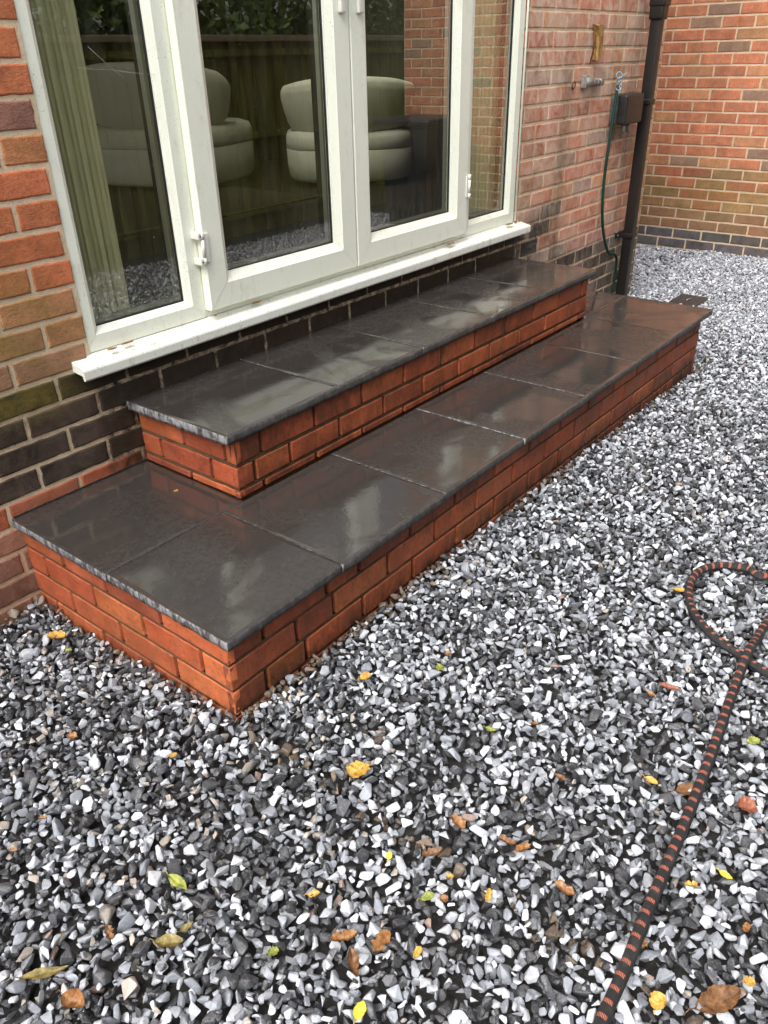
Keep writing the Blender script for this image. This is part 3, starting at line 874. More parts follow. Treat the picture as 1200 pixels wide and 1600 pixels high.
# handles: plates with lever, only their feet reach into the picture
for o, xh in ((lf1, 1.532), (lf2, 1.622)):
    m_ = MB(); m_.box(xh - 0.013, xh + 0.013, -0.036, -0.0212, 1.215, 1.44, bev=0.006)
    m_.tube([(xh, -0.03, 1.39), (xh, -0.07, 1.39)], 0.009)
    m_.tube([(xh, -0.07, 1.39), (xh + (0.10 if o is lf2 else -0.10), -0.072, 1.388)], [0.010, 0.008])
    q = m_.build('door_handle', M['enamel']); q.parent = o
def hinge(x, z0, z1, par, flip=1):
    m_ = MB()
    n = 3
    hs = [z0, z0 + 0.022, z1 - 0.022, z1]
    for i in range(3):
        m_.tube([(x, -0.0265, hs[i] + 0.001), (x, -0.0265, hs[i + 1] - 0.001)], 0.0062 if i != 1 else 0.0055, 14)
    m_.box(x + 0.004 * flip, x + 0.024 * flip, -0.0265, -0.0215, z0 + 0.006, z1 - 0.006, bev=0.0015) if flip > 0 else m_.box(x - 0.020, x - 0.004, -0.0255, -0.0215, z0 + 0.006, z1 - 0.006, bev=0.0015)
    for zz in (z0 + 0.011, z1 - 0.011):
        m_.box(*( (x - 0.018, x - 0.003) if flip > 0 else (x + 0.003, x + 0.010)), -0.030, 0.004, zz - 0.010, zz + 0.010, bev=0.0025)
        m_.tube([(x - 0.010 * flip, -0.0295, zz), (x - 0.010 * flip, -0.0308, zz)], 0.0035, 10, m=1)
    q = m_.build('hinge', [M['enamel'], M['steel']]); q.parent = par
hinge(0.846, 0.548, 0.646, lf1, 1)
hinge(2.325, 0.548, 0.646, lf2, -1)
# projecting sill with a folded front lip
m_ = MB()
pr = [(0.03, 0.381), (0.004, 0.378), (-0.002, 0.370), (-0.046, 0.3605), (-0.051, 0.358), (-0.053, 0.353), (-0.053, 0.331), (-0.050, 0.326), (-0.044, 0.3265), (-0.042, 0.340), (-0.001, 0.345), (0.03, 0.345)]
N_ = 60
xs = np.linspace(0.355, 2.848, N_)
vs, fs = [], []
for x in xs:
    for (y, z) in pr: vs.append((x, y + 0.0004 * math.sin(x * 9), z + 0.0006 * math.sin(x * 5 + 1)))
L_ = len(pr)
for i in range(N_ - 1):
    for j in range(L_):
        j2 = (j + 1) % L_
        fs.append((i * L_ + j, i * L_ + j2, (i + 1) * L_ + j2, (i + 1) * L_ + j))
fs.append(tuple(range(L_))); fs.append(tuple((N_ - 1) * L_ + j for j in range(L_)))
m_.add(vs, fs, 0)
put(m_.build('sill', M['sill']), door)
# sealant bead down both jambs
m_ = MB()
m_.tube([(2.779, -0.003, 0.386), (2.779, -0.003, 2.36)], 0.005, 8)
put(m_.build('sealant_bead', M['upvc']), door)

# ------------------------------------------------------------------ room behind the doors
def struct(name, mb, mat, **k): return tag(mb.build(name, mat), kind='structure')
FLR = 0.345
m_ = MB(); m_.box(-1.9, 4.27, 0.275, 4.6, FLR - 0.1, FLR); struct('interior_floor', m_, M['floor'])
m_ = MB(); m_.box(-2.0, 1.8, 0.275, 4.7, 2.65, 2.75); m_.box(3.4, 4.36, 0.275, 4.7, 2.65, 2.75); m_.box(1.8, 3.4, 0.275, 0.9, 2.65, 2.75); m_.box(1.8, 3.4, 2.1, 4.7, 2.65, 2.75); struct('interior_ceiling', m_, M['room'])  # open gap added in the unseen ceiling to brighten the armchairs
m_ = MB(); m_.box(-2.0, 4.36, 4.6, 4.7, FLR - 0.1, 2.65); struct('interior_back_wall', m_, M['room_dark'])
m_ = MB(); m_.box(-2.0, -1.9, 0.275, 4.6, FLR - 0.1, 0.9); m_.box(-2.0, -1.9, 0.275, 4.6, 2.3, 2.65); m_.box(-2.0, -1.9, 0.275, 0.45, 0.9, 2.3); m_.box(-2.0, -1.9, 4.4, 4.6, 0.9, 2.3); struct('interior_left_wall', m_, M['room'])  # opening added in this unseen wall to bring more daylight indoors
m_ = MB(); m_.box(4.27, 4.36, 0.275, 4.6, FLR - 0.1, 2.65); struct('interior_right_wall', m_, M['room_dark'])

def curtain(x0, x1, y, z0, z1, folds, lab, amp=0.03, seed=0):
    rr = random.Random(seed)
    n = 160
    vs, fs = [], []
    for layer in (0, 0.004):
        for j in range(13):
            z = z0 + (z1 - z0) * j / 12
            for i in range(n + 1):
                s = i / n
                a = amp * (0.6 + 0.4 * math.sin(s * 7 + seed))
                yy = y + layer + a * math.sin(s * folds * 2 * math.pi + 0.3 * math.sin(z * 2 + s * 9)) + 0.006 * math.sin(s * folds * 6.1 + z)
                vs.append((x0 + (x1 - x0) * s + 0.004 * math.sin(z * 3 + i), yy, z))
    W_ = n + 1
    for L2 in (0, 1):
        o_ = L2 * 13 * W_
        for j in range(12):
            for i in range(n):
                fs.append((o_ + j * W_ + i, o_ + j * W_ + i + 1, o_ + (j + 1) * W_ + i + 1, o_ + (j + 1) * W_ + i))
    b = MB(); b.add(vs, fs, 0, True)
    me = b.build('curtain', M['curtain'], origin=((x0 + x1) / 2, y, z0))
    return tag(me, lab, 'curtain', 'curtains behind the glazed doors')
curtain(0.432, 0.642, 0.118, 0.400, 2.35, 5.0, 'cream curtain hanging behind the left side light', 0.013, 1)
curtain(2.50, 2.772, 0.115, 0.400, 2.35, 4.0, 'cream curtain hanging behind the narrow right side light', 0.016, 4)

def armchair(loc, face, s, lab):
    """round tub chair: plinth, thick seat, wrap-round back"""
    root = empty('armchair', loc, lab, 'armchair', 'cream tub chairs inside the room')
    root.rotation_euler = (0, 0, face)
    def sup(prof, name, sy=1.0):
        b = MB(); n = 48; vs, fs = [], []
        for (r, z) in prof:
            for k in range(n):
                a = 2 * math.pi * k / n
                ca, sa = math.cos(a), math.sin(a)
                e = 0.72
                x = math.copysign(abs(ca) ** e, ca) * r; y = math.copysign(abs(sa) ** e, sa) * r * sy
                vs.append((x * s, y * s, z * s))
        for i in range(len(prof) - 1):
            for k in range(n):
                k2 = (k + 1) % n
                fs.append((i * n + k, i * n + k2, (i + 1) * n + k2, (i + 1) * n + k))
        fs.append(tuple(range(n))[::-1]); fs.append(tuple((len(prof) - 1) * n + k for k in range(n)))
        b.add(vs, fs, 0, True)
        return b.build(name, M['boucle'], root)
    sup([(0.36, 0.03), (0.405, 0.035), (0.422, 0.055), (0.432, 0.12), (0.434, 0.222), (0.430, 0.228)], 'chair_base')
    sup([(0.36, 0.2285), (0.430, 0.2285), (0.4345, 0.234), (0.432, 0.295), (0.42, 0.322), (0.38, 0.336), (0.2, 0.342), (0.03, 0.344)], 'seat_cushion')
    b = MB(); b.lathe([(0.01, 0.0), (0.24 * s, 0.0), (0.24 * s, 0.03 * s), (0.01, 0.03 * s)], 32); b.build('plinth', M['chair_base'], root)
    # back: section swept over 210 degrees behind the sitter (+y side)
    b = MB(); n = 44; m = 16; vs, fs = [], []
    for i in range(n + 1):
        th = R(5) + R(170) * i / n
        q = math.sin(th) if th > 0 else 0
        edge = min(1, min(i, n - i) / 5.0)
        top = 0.55 + 0.10 * max(0.0, math.sin(max(0, min(math.pi, th)))) ** 0.7
        for k in range(m):
            a = 2 * math.pi * k / m
            ww = 0.075 * (0.35 + 0.65 * math.sqrt(edge)); hh = (top - 0.315) / 2 * (0.5 + 0.5 * math.sqrt(edge))
            e = 0.6
            ca, sa = math.cos(a), math.sin(a)
            rr = 0.345 + math.copysign(abs(ca) ** e, ca) * ww
            zz = 0.315 + (top - 0.315) / 2 + math.copysign(abs(sa) ** e, sa) * hh
            rr += (zz - 0.3) * 0.26
            vs.append((rr * math.cos(th) * s, rr * math.sin(th) * s, zz * s))
    for i in range(n):
        for k in range(m):
            k2 = (k + 1) % m
            fs.append((i * m + k, i * m + k2, (i + 1) * m + k2, (i + 1) * m + k))
    fs.append(tuple(range(m))); fs.append(tuple(n * m + k for k in range(m)))
    b.add(vs, fs, 0, True); b.build('backrest', M['boucle'], root)
    return root
armchair((2.98, 2.78, FLR), R(112), 1.14, 'cream boucle tub armchair nearer the left curtain, seen partly behind the left door stile')
armchair((3.72, 1.85, FLR), R(133), 0.98, 'cream boucle tub armchair seen behind the meeting stiles of the two door leaves')
lamp = empty('table_lamp', (2.06, 3.3, FLR), 'pale round shaded lamp beside the left curtain inside the room', 'lamp')
b = MB(); b.lathe([(0.02, 0.40), (0.13, 0.42), (0.19, 0.50), (0.205, 0.58), (0.19, 0.66), (0.12, 0.74), (0.02, 0.76)], 32); b.build('lamp_shade', M['boucle'], lamp)
b = MB(); b.lathe([(0.001, 0.0), (0.11, 0.0), (0.11, 0.02), (0.015, 0.03), (0.012, 0.41), (0.001, 0.41)], 24); b.build('lamp_stand', M['furniture'], lamp)
cab = empty('sideboard', (3.2, 4.2, FLR), 'dark mahogany sideboard at the back of the room', 'sideboard')
b = MB(); b.box(-1.6, 0.3, -0.22, 0.2, 0.08, 0.78, bev=0.008); b.build('carcass', M['furniture'], cab)
for i in range(3):
    b = MB(); b.box(-1.56 + i * 0.62, -0.98 + i * 0.62, -0.238, -0.222, 0.12, 0.74, bev=0.004); b.build('cabinet_door', M['furniture'], cab)
for x in (-1.5, 0.2):
    for y in (-0.16, 0.14):
        b = MB(); b.box(x - 0.025, x + 0.025, y - 0.025, y + 0.025, 0, 0.085); b.build('leg', M['furniture'], cab)
b = MB(); b.box(1.2, 3.0, 1.5, 3.6, FLR, FLR + 0.012, bev=0.004); tag(b.build('rug', M['rug'], origin=(2.1, 2.6, FLR)), 'brown rug on the floor in front of the left armchair', 'rug')

# ------------------------------------------------------------------ downpipe and wall fittings
dp = empty('drain_downpipe', (4.07, -0.06, -0.3), 'dark brown square rainwater downpipe strapped to the corner of the house', 'downpipe')
px0, px1, py0, py1 = 4.043, 4.098, -0.094, -0.036
def rel(mb, name, mat, par, **k): return put(mb.build(name, mat, **k), par)
b = MB(); b.box(px0, px1, py0, py1, -0.36, 1.235, bev=0.006); rel(b, 'lower_pipe', M['pipe'], dp)
b = MB(); b.box(px0 + 0.001, px1 - 0.001, py0 + 0.001, py1 - 0.001, 1.30, 4.3, bev=0.006); rel(b, 'upper_pipe', M['pipe'], dp)
b = MB(); b.box(px0 - 0.012, px1 + 0.012, py0 - 0.012, py1 + 0.008, 1.225, 1.315, bev=0.012)
b.box(px0 - 0.017, px1 + 0.017, py0 - 0.017, py1 + 0.012, 1.285, 1.330, bev=0.010); rel(b, 'socket_joint', M['pipe'], dp)
for z in (0.835, 0.115):
    b = MB(); b.box(px0 - 0.006, px1 + 0.006, py0 - 0.006, py1 + 0.004, z - 0.014, z + 0.014, bev=0.004)
    b.box(px0 - 0.035, px1 + 0.035, -0.012, -0.0005, z - 0.014, z + 0.014, bev=0.003)
    b.box(px0 - 0.006, px0 + 0.004, py1, -0.01, z - 0.014, z + 0.014)
    b.box(px1 - 0.004, px1 + 0.006, py1, -0.01, z - 0.014, z + 0.014)
    br = rel(b, 'pipe_clip', M['pipe'], dp)
    for sx_ in (px1 + 0.022, px0 - 0.022):
        b = MB(); b.tube([(sx_, -0.012, z), (sx_, -0.018, z)], 0.006, 10)
        q = b.build('screw', M['steel']); q.parent = br

sb = empty('outdoor_socket_box', (3.83, 0, 0.8), 'weathered dark grey outdoor electrical box on the wall beside the downpipe', 'socket box')
b = MB(); b.box(3.735, 3.955, -0.036, -0.001, 0.742, 0.880, bev=0.005); rel(b, 'back_box', M['box_grey'], sb)
b = MB(); b.box(3.748, 3.975, -0.088, -0.037, 0.738, 0.884, bev=0.013); rel(b, 'front_cover', M['box_dark'], sb)
for x in (3.80, 3.86):
    b = MB(); b.tube([(x, -0.06, 0.745), (x, -0.062, 0.712), (x + 0.008, -0.058, 0.70)], [0.012, 0.011, 0.008], 12)
    rel(b, 'outlet_stub', M['metal_old'], sb)

def smooth_path(pts, n=12):
    P_ = [Vector(p) for p in pts]; out = []
    for i in range(len(P_) - 1):
        p0, p1, p2, p3 = P_[max(i - 1, 0)], P_[i], P_[i + 1], P_[min(i + 2, len(P_) - 1)]
        for k in range(n):
            t_ = k / n
            out.append(0.5 * ((2 * p1) + (-p0 + p2) * t_ + (2 * p0 - 5 * p1 + 4 * p2 - p3) * t_ ** 2 + (-p0 + 3 * p1 - 3 * p2 + p3) * t_ ** 3))
    out.append(P_[-1])
    return out
cb = empty('green_cable', (3.73, -0.03, 0.93), 'thin dark green cable tied up with pale blue string, hanging beside the downpipe', 'cable')
b = MB(); b.tube(smooth_path([(3.735, -0.030, 0.925), (3.722, -0.032, 0.84), (3.705, -0.034, 0.72), (3.690, -0.034, 0.56), (3.690, -0.034, 0.42), (3.715, -0.034, 0.28), (3.775, -0.034, 0.15), (3.87, -0.032, 0.045), (3.98, -0.028, 0.01), (4.03, -0.024, -0.06), (4.03, -0.02, -0.30)]), 0.0085, 10)
rel(b, 'cable', M['cable'], cb)
b = MB()
for k in range(5):
    pts = []
    for j in range(13):
        a = j / 12 * 2 * math.pi
        pts.append((3.738 + 0.016 * math.cos(a) * (0.6 + 0.25 * math.sin(k * 2.1)), -0.034 + 0.012 * math.sin(a), 0.905 + 0.012 * k + 0.012 * math.sin(a + k)))
    b.tube(pts, 0.0028, 6)
b.tube(smooth_path([(3.738, -0.03, 0.955), (3.745, -0.045, 0.975), (3.735, -0.03, 0.99), (3.725, -0.02, 0.975), (3.738, -0.03, 0.955)]), 0.003, 6)
b.tube([(3.74, -0.03, 0.96), (3.79, -0.05, 0.985)], 0.0028, 6)
rel(b, 'string_tie', M['string'], cb)

b = MB(); b.tube([(3.36, -0.022, 0.957), (3.40, -0.026, 0.955), (3.402, -0.026, 0.955), (3.55, -0.022, 0.947)], [0.022, 0.022, 0.015, 0.014], 14)
b.box(3.355, 3.385, -0.03, -0.001, 0.93, 0.985, bev=0.003)
for i, x in enumerate((3.43, 3.47, 3.51)): b.tube([(x, -0.024, 0.951), (x + 0.01, -0.024, 0.9505)], 0.018, 12)
tag(b.build('pipe_stub', M['metal_old'], origin=(3.45, 0, 0.95)), 'short grey metal pipe stub fixed flat on the brick wall', 'pipe stub')
b = MB(); b.tube([(3.265 + 0.016 * math.cos(a), -0.008, 0.946 + 0.016 * math.sin(a)) for a in np.linspace(0, 6.2832, 17)], 0.0032, 6, caps=False)
b.tube([(3.265, -0.001, 0.930), (3.265, -0.009, 0.932)], 0.004, 8)
tag(b.build('eye_bolt', M['rust'], origin=(3.265, 0, 0.946)), 'small rusty ring bolt in the wall left of the pipe stub', 'ring bolt')
pl = empty('timber_plug', (3.47, -0.01, 1.12), 'weathered yellow timber offcut with a rusty nail high on the wall', 'timber plug')
bm = bmesh.new(); bmesh.ops.create_cube(bm, size=1); bmesh.ops.subdivide_edges(bm, edges=bm.edges, cuts=5, use_grid_fill=True)
for v in bm.verts:
    p = Vector((3.475 + v.co.x * 0.046, -0.016 + v.co.y * 0.028, 1.125 + v.co.z * 0.145))
    p += Vector((mnoise.noise(p * 40), mnoise.noise(p * 50 + Vector((5, 0, 0))) * 0.6, mnoise.noise(p * 33 + Vector((0, 9, 0))))) * 0.010
    if v.co.z > 0.25: p.x -= (v.co.z - 0.25) * 0.10 * (1 if v.co.x < 0 else 0.3)
    v.co = p
b = MB(); b.bm(bm, 0, False); rel(b, 'timber', M['foam'], pl)
b = MB(); b.tube([(3.43, -0.010, 1.17), (3.425, -0.022, 1.12), (3.42, -0.008, 1.03)], [0.006, 0.004, 0.0025], 8); rel(b, 'nail', M['rust'], pl)

dc = empty('drain_cover', (4.33, -0.40, -0.28), 'small black square drain cover lying in gravel beyond the step end', 'drain cover')
b = MB(); b.box(4.24, 4.47, -0.49, -0.31, -0.33, -0.289, bev=0.006); rel(b, 'lid', M['drain'], dc)
b = MB(); b.tube([(4.31, -0.40, -0.288), (4.315, -0.40, -0.281), (4.355, -0.41, -0.281), (4.36, -0.41, -0.288)], 0.004, 8); rel(b, 'lift_loop', M['metal_old'], dc)

# cobweb threads across the left side light
b = MB()
for p, q in (((0.60, 1.13), (0.70, 1.05)), ((0.655, 1.078), (0.79, 1.063)), ((0.655, 1.078), (0.55, 1.085))):
    b.tube([(p[0], 0.018, p[1]), ((p[0] + q[0]) / 2, 0.017, (p[1] + q[1]) / 2 - 0.002), (q[0], 0.014, q[1])], 0.0004, 5)
tag(b.build('cobweb', M['web'], origin=(0.65, 0.018, 1.07)), 'thin white cobweb threads on the left side light', 'cobweb')

# ------------------------------------------------------------------ garden side, behind the camera (seen in the glass)
fence = empty('garden_fence', (1, -3.42, -0.3), 'low algae stained timber fence mirrored in the door glass', 'fence')
x = -4.2
while x < 9.5:
    b = MB()
    xa, xb = x + 0.06, x + 1.86
    n = 15
    for i in range(n):
        w_ = (xb - xa) / n
        b.box(xa + i * w_, xa + (i + 1) * w_ - 0.006, -3.44 + (i % 2) * 0.006, -3.425 + (i % 2) * 0.006, -0.25, 1.20)
    for z in (-0.1, 0.5, 1.1): b.box(xa, xb, -3.424 + 0.007, -3.39, z, z + 0.05)
    rel(b, 'fence_panel', M['fence'], fence)
    b = MB(); b.box(xa, xb, -3.46, -3.385, 1.2015, 1.245, bev=0.004); rel(b, 'capping_rail', M['rail'], fence)
    b = MB(); b.box(x - 0.055, x + 0.055, -3.48, -3.37, -0.4, 1.30, bev=0.008); rel(b, 'post', M['post'], fence)
    x += 1.92
def leafy(name, cx, cy, w, d, h0, h1, count, lab, cat, size=0.05):
    root = empty(name, (cx, cy, -0.3), lab, cat)
    c = rng.random((count, 3))
    P0 = np.stack([cx - w / 2 + c[:, 0] * w, cy - d / 2 + c[:, 1] * d, h0 + (c[:, 2] ** 0.85) * (h1 - h0)], 1)
    # clumps and an uneven top
    keep = []
    for p in P0:
        nn = mnoise.noise(Vector(p * 1.6)) + 0.5 * mnoise.noise(Vector(p * 4.2))
        lim = h1 - 0.5 + 0.5 * mnoise.noise(Vector((p[0] * 1.1, p[1], 7)))
        keep.append(nn > -0.3 and p[2] < lim + 0.4)
    P0 = P0[np.array(keep)]
    n = len(P0)
    a = rng.normal(size=(n, 3)); a /= np.linalg.norm(a, axis=1)[:, None]
    bb = np.cross(a, rng.normal(size=(n, 3))); bb /= np.linalg.norm(bb, axis=1)[:, None]
    s = size * (0.6 + 0.8 * rng.random(n))[:, None]
    V = np.stack([P0 - a * s, P0 + bb * s * 0.45, P0 + a * s, P0 - bb * s * 0.45], 1).reshape(-1, 3)
    me = bpy.data.meshes.new('foliage')
    me.from_pydata(V.tolist(), [], np.arange(len(V)).reshape(-1, 4).tolist()); me.update()
    put(link('foliage', me, M['leafgreen']), root)
    b = MB()
    for i in range(max(2, int(w / 0.5))):
        xx = cx - w / 2 + (i + 0.5) * 0.5
        b.tube([(xx, cy, -0.35), (xx + 0.05, cy + 0.03, (h1) * 0.4), (xx - 0.08, cy - 0.05, h1 * 0.8)], [0.04, 0.03, 0.01], 8)
    put(b.build('stems', M['bark']), root)
leafy('garden_hedge', 2.8, -4.15, 14.5, 1.0, 0.0, 2.4, 85000, 'tall green hedge above the fence, mirrored in the door glass', 'hedge')
wb = empty('wheelie_bin', (5.35, -2.42, -0.3), 'navy plastic wheelie bin standing by the far brick wall, mirrored in the glass', 'bin')
b = MB()
vs = []
for z, s in ((0.06, 0.20), (0.86, 0.27)):
    for (sx, sy) in ((-1, -1), (1, -1), (1, 1), (-1, 1)): vs.append((5.35 + sx * s, -2.42 + sy * s * 0.95, -0.3 + z))
b.add(vs, [(0, 1, 2, 3), (4, 5, 6, 7), (0, 1, 5, 4), (1, 2, 6, 5), (2, 3, 7, 6), (3, 0, 4, 7)])
rel(b, 'bin_body', M['bin'], wb)
b = MB(); b.box(5.05, 5.65, -2.72, -2.12, 0.565, 0.62, bev=0.02); b.tube([(5.62, -2.65, 0.6), (5.68, -2.65, 0.6), (5.68, -2.19, 0.6), (5.62, -2.19, 0.6)], 0.014, 8); rel(b, 'lid', M['bin'], wb)
for y in (-2.66, -2.18):
    b = MB(); b.tube([(5.55, y - 0.025, -0.2), (5.55, y + 0.025, -0.2)], 0.1, 20); rel(b, 'wheel', M['gasket'], wb)

# ------------------------------------------------------------------ ground and gravel
def gz(x, y):
    """height of the gravel surface"""
    x = np.asarray(x, float); y = np.asarray(y, float)
    return (-0.247 - 0.052 * sstep(x, 0.8, 3.2) - 0.030 * sstep(y, -0.86, -0.1) * (x < 0.6)
            + 0.006 * np.sin(x * 3.1 + 1) * np.sin(y * 4.3) + 0.004 * np.sin(x * 7.7 + y * 6.1))
bm = bmesh.new()
xs = list(np.linspace(-40, -3, 6)) + list(np.linspace(-2.6, 5.8, 43)) + list(np.linspace(6.5, 40, 6))
ys = list(np.linspace(-40, -4, 6)) + list(np.linspace(-3.6, 0.0, 19)) + list(np.linspace(0.5, 40, 8))
grid = [[bm.verts.new((x, y, float(gz(x, y)) - 0.034)) for y in ys] for x in xs]
for i in range(len(xs) - 1):
    for j in range(len(ys) - 1): bm.faces.new((grid[i][j], grid[i + 1][j], grid[i + 1][j + 1], grid[i][j + 1]))
me = bpy.data.meshes.new('ground'); bm.to_mesh(me); bm.free()
tag(link('ground', me, M['soil']), kind='structure')

# stone shapes: random polytopes with softened arrises
tcol = bpy.data.collections.new('stone_shapes')
NT_ = 40
for i in range(NT_):
    rr = random.Random(100 + i)
    bm = bmesh.new()
    sx, sy, sz = rr.uniform(1.0, 1.5), rr.uniform(0.75, 1.05), rr.uniform(0.55, 0.85)
    npt = rr.choice((9, 10, 11, 12, 14))
    for k in range(npt):
        d = Vector((rr.gauss(0, 1), rr.gauss(0, 1), rr.gauss(0, 1))).normalized()
        m_x = max(abs(d.x), abs(d.y), abs(d.z))
        q = (0.62 / m_x) * 0.45 + 0.95 * 0.55          # between a block and a ball
        q *= rr.uniform(0.88, 1.12)
        bm.verts.new((d.x * q * sx, d.y * q * sy, d.z * q * sz))
    bmesh.ops.convex_hull(bm, input=list(bm.verts))
    for v in [v for v in bm.verts if not v.link_faces]: bm.verts.remove(v)
    bmesh.ops.dissolve_limit(bm, angle_limit=R(14), verts=list(bm.verts), edges=list(bm.edges))
    bmesh.ops.bevel(bm, geom=list(bm.edges), offset=0.10, segments=3, profile=0.5, affect='EDGES', clamp_overlap=True)
    bmesh.ops.triangulate(bm, faces=list(bm.faces))
    bmesh.ops.subdivide_edges(bm, edges=[e for e in bm.edges if e.calc_length() > 0.35], cuts=2, use_grid_fill=True)
    bm.normal_update()
    for v in bm.verts:
        v.co += v.normal * 0.022 * mnoise.noise(v.co * 3.5 + Vector((i * 3, 0, 0)))
    for f in bm.faces: f.smooth = True
    me = bpy.data.meshes.new('stone'); bm.to_mesh(me); bm.free()
    # keep templates light
    me.materials.append(M['stone'])
    o = bpy.data.objects.new('stone', me); tcol.objects.link(o)

GX0, GX1, GY0, GY1 = -1.9, 5.815, -3.35, -0.012
res = 0.005
HX, HY = int((GX1 - GX0) / res) + 1, int((GY1 - GY0) / res) + 1
gxs = GX0 + np.arange(HX) * res; gys = GY0 + np.arange(HY) * res
H = gz(gxs[:, None], gys[None, :]) - 0.030
BX0, BX1, BY0 = LX0 - 0.004, LX1 + 0.004, LY - 0.004
def blocked(x, y, r):
    return ((x > BX0 - r) & (x < BX1 + r) & (y > BY0 - r)) | ((x > 4.25 - r) & (x < 4.46 + r) & (y > -0.48 - r) & (y < -0.32 + r))
pos, scl = [], []
K = 4
offs = np.array([(i, j) for i in range(-K, K + 1) for j in range(-K, K + 1)])
def deposit(nb, region, size=0.0129, quant=0.16, lim=0.018):
    global H
    x0, x1, y0, y1 = region
    m = 3
    cx = rng.uniform(x0, x1, nb * m); cy = rng.uniform(y0, y1, nb * m)
    s = size * np.exp(rng.normal(0.0, 0.28, nb * m)); s = np.clip(s, 0.0052, 0.0215)
    ok = ~blocked(cx, cy, s * 0.8)
    cx, cy, s = cx[ok], cy[ok], s[ok]
    ii = np.clip(((cx - GX0) / res).round().astype(int), K, HX - K - 1); jj = np.clip(((cy - GY0) / res).round().astype(int), K, HY - K - 1)
    rel_ = (H[ii, jj] - gz(cx, cy))
    order = np.argsort(rel_)[:int(len(cx) * 0.36)]
    cx, cy, s, ii, jj = cx[order], cy[order], s[order], ii[order], jj[order]
    # one stone per small cell in a batch
    key = (ii // 5) * 100000 + (jj // 5)
    _, u = np.unique(key, return_index=True)
    cx, cy, s, ii, jj = cx[u], cy[u], s[u], ii[u], jj[u]
    I = ii[:, None] + offs[None, :, 0]; J = jj[:, None] + offs[None, :, 1]
    d2 = (offs[:, 0] ** 2 + offs[:, 1] ** 2)[None, :] * res ** 2 / (s[:, None] * 0.95) ** 2
    inside = d2 < 1
    under = np.where(inside, np.sqrt(np.clip(1 - d2, 0, 1)) * s[:, None] * 0.58, 0)
    cand = np.where(inside, H[I, J] + under, -9)
    cand.sort(axis=1)
    cnt = inside.sum(1)
    zc = cand[np.arange(len(s)), -np.maximum(1, (cnt * quant).astype(int))]   # lets neighbours interlock a little
    top = zc - gz(cx, cy) + s * 0.5
    g = top < lim
    cx, cy, s, zc, I, J, inside, under = cx[g], cy[g], s[g], zc[g], I[g], J[g], inside[g], under[g]
    val = zc[:, None] + under
    np.maximum.at(H, (I[inside], J[inside]), val[inside])
    pos.append(np.stack([cx, cy, zc], 1)); scl.append(s)
for _ in range(44): deposit(4200, (-0.95, 4.0, -2.35, GY1 - 0.006))
for _ in range(28): deposit(2100, (3.2, GX1 - 0.012, -2.35, GY1 - 0.006))
for _ in range(14): deposit(4000, (GX0, GX1 - 0.012, GY0, GY1 - 0.006))
for _ in range(10): deposit(1400, (GX0, -0.9, -2.4, GY1 - 0.006))
# smaller chips settle in the hollows that are left
for _ in range(18): deposit(5000, (-0.95, GX1 - 0.012, -2.35, GY1 - 0.006), 0.0080, 0.50, 0.009)
# beyond the house corner
GY1b = 3.0
P3 = np.concatenate(pos); S3 = np.concatenate(scl)
nb = 11000
bx = rng.uniform(X_HI + 0.02, GX1 - 0.01, nb); by = rng.uniform(-0.01, 2.2, nb)
bs = np.clip(0.0118 * np.exp(rng.normal(0.1, 0.2, nb)), 0.007, 0.018)
P3 = np.concatenate([P3, np.stack([bx, by, gz(bx, by) - 0.012 + rng.normal(0, 0.005, nb)], 1)]); S3 = np.concatenate([S3, bs])
n = len(P3)
print('stones', n)
rot = np.stack([rng.normal(0, 0.55, n), rng.normal(0, 0.55, n), rng.uniform(0, 6.283, n)], 1)
flip = rng.random(n) < 0.5
rot[flip, 0] += math.pi
sv = S3[:, None] * (1.0 + rng.normal(0, 0.13, (n, 3)))
colr = np.zeros((n, 4)); colr[:, 3] = 1
r = rng.random(n)
cl = np.array([mnoise.noise(Vector((p[0] * 5, p[1] * 5, 0.0))) for p in P3])
pw = 0.585 + 0.10 * cl + 0.16 * sstep(P3[:, 0], 2.0, 3.6) + 0.26 * sstep(P3[:, 0], 3.4, 4.2) - 0.05 * (P3[:, 0] < 0.3)
b_ = (1 + rng.normal(0, 0.18, n))[:, None]
white = np.stack([0.475 + 0 * r, 0.495 + 0 * r, 0.53 + 0 * r], 1) * np.clip(b_, 0.6, 1.5)
mid = np.array([[0.245, 0.262, 0.295]]) * np.clip(b_ * 1.0, 0.5, 1.6)
dark = np.array([[0.052, 0.053, 0.058]]) * np.clip(1 + rng.normal(0, 0.45, n), 0.4, 2.4)[:, None]
tan = np.array([[0.33, 0.29, 0.25]]) * np.clip(b_, 0.6, 1.4)
rgb = np.where((r < pw * 0.52)[:, None], white, np.where((r < pw)[:, None], mid, dark))
ptan = 0.008 + 0.055 * (P3[:, 0] < 0.25) * sstep(P3[:, 1], -1.6, -0.9)
rt_ = rng.random(n)
rgb = np.where((rt_ < ptan)[:, None], tan, rgb)
rgb = np.where((rt_ > 0.995)[:, None], np.array([[0.27, 0.19, 0.16]]), rgb)
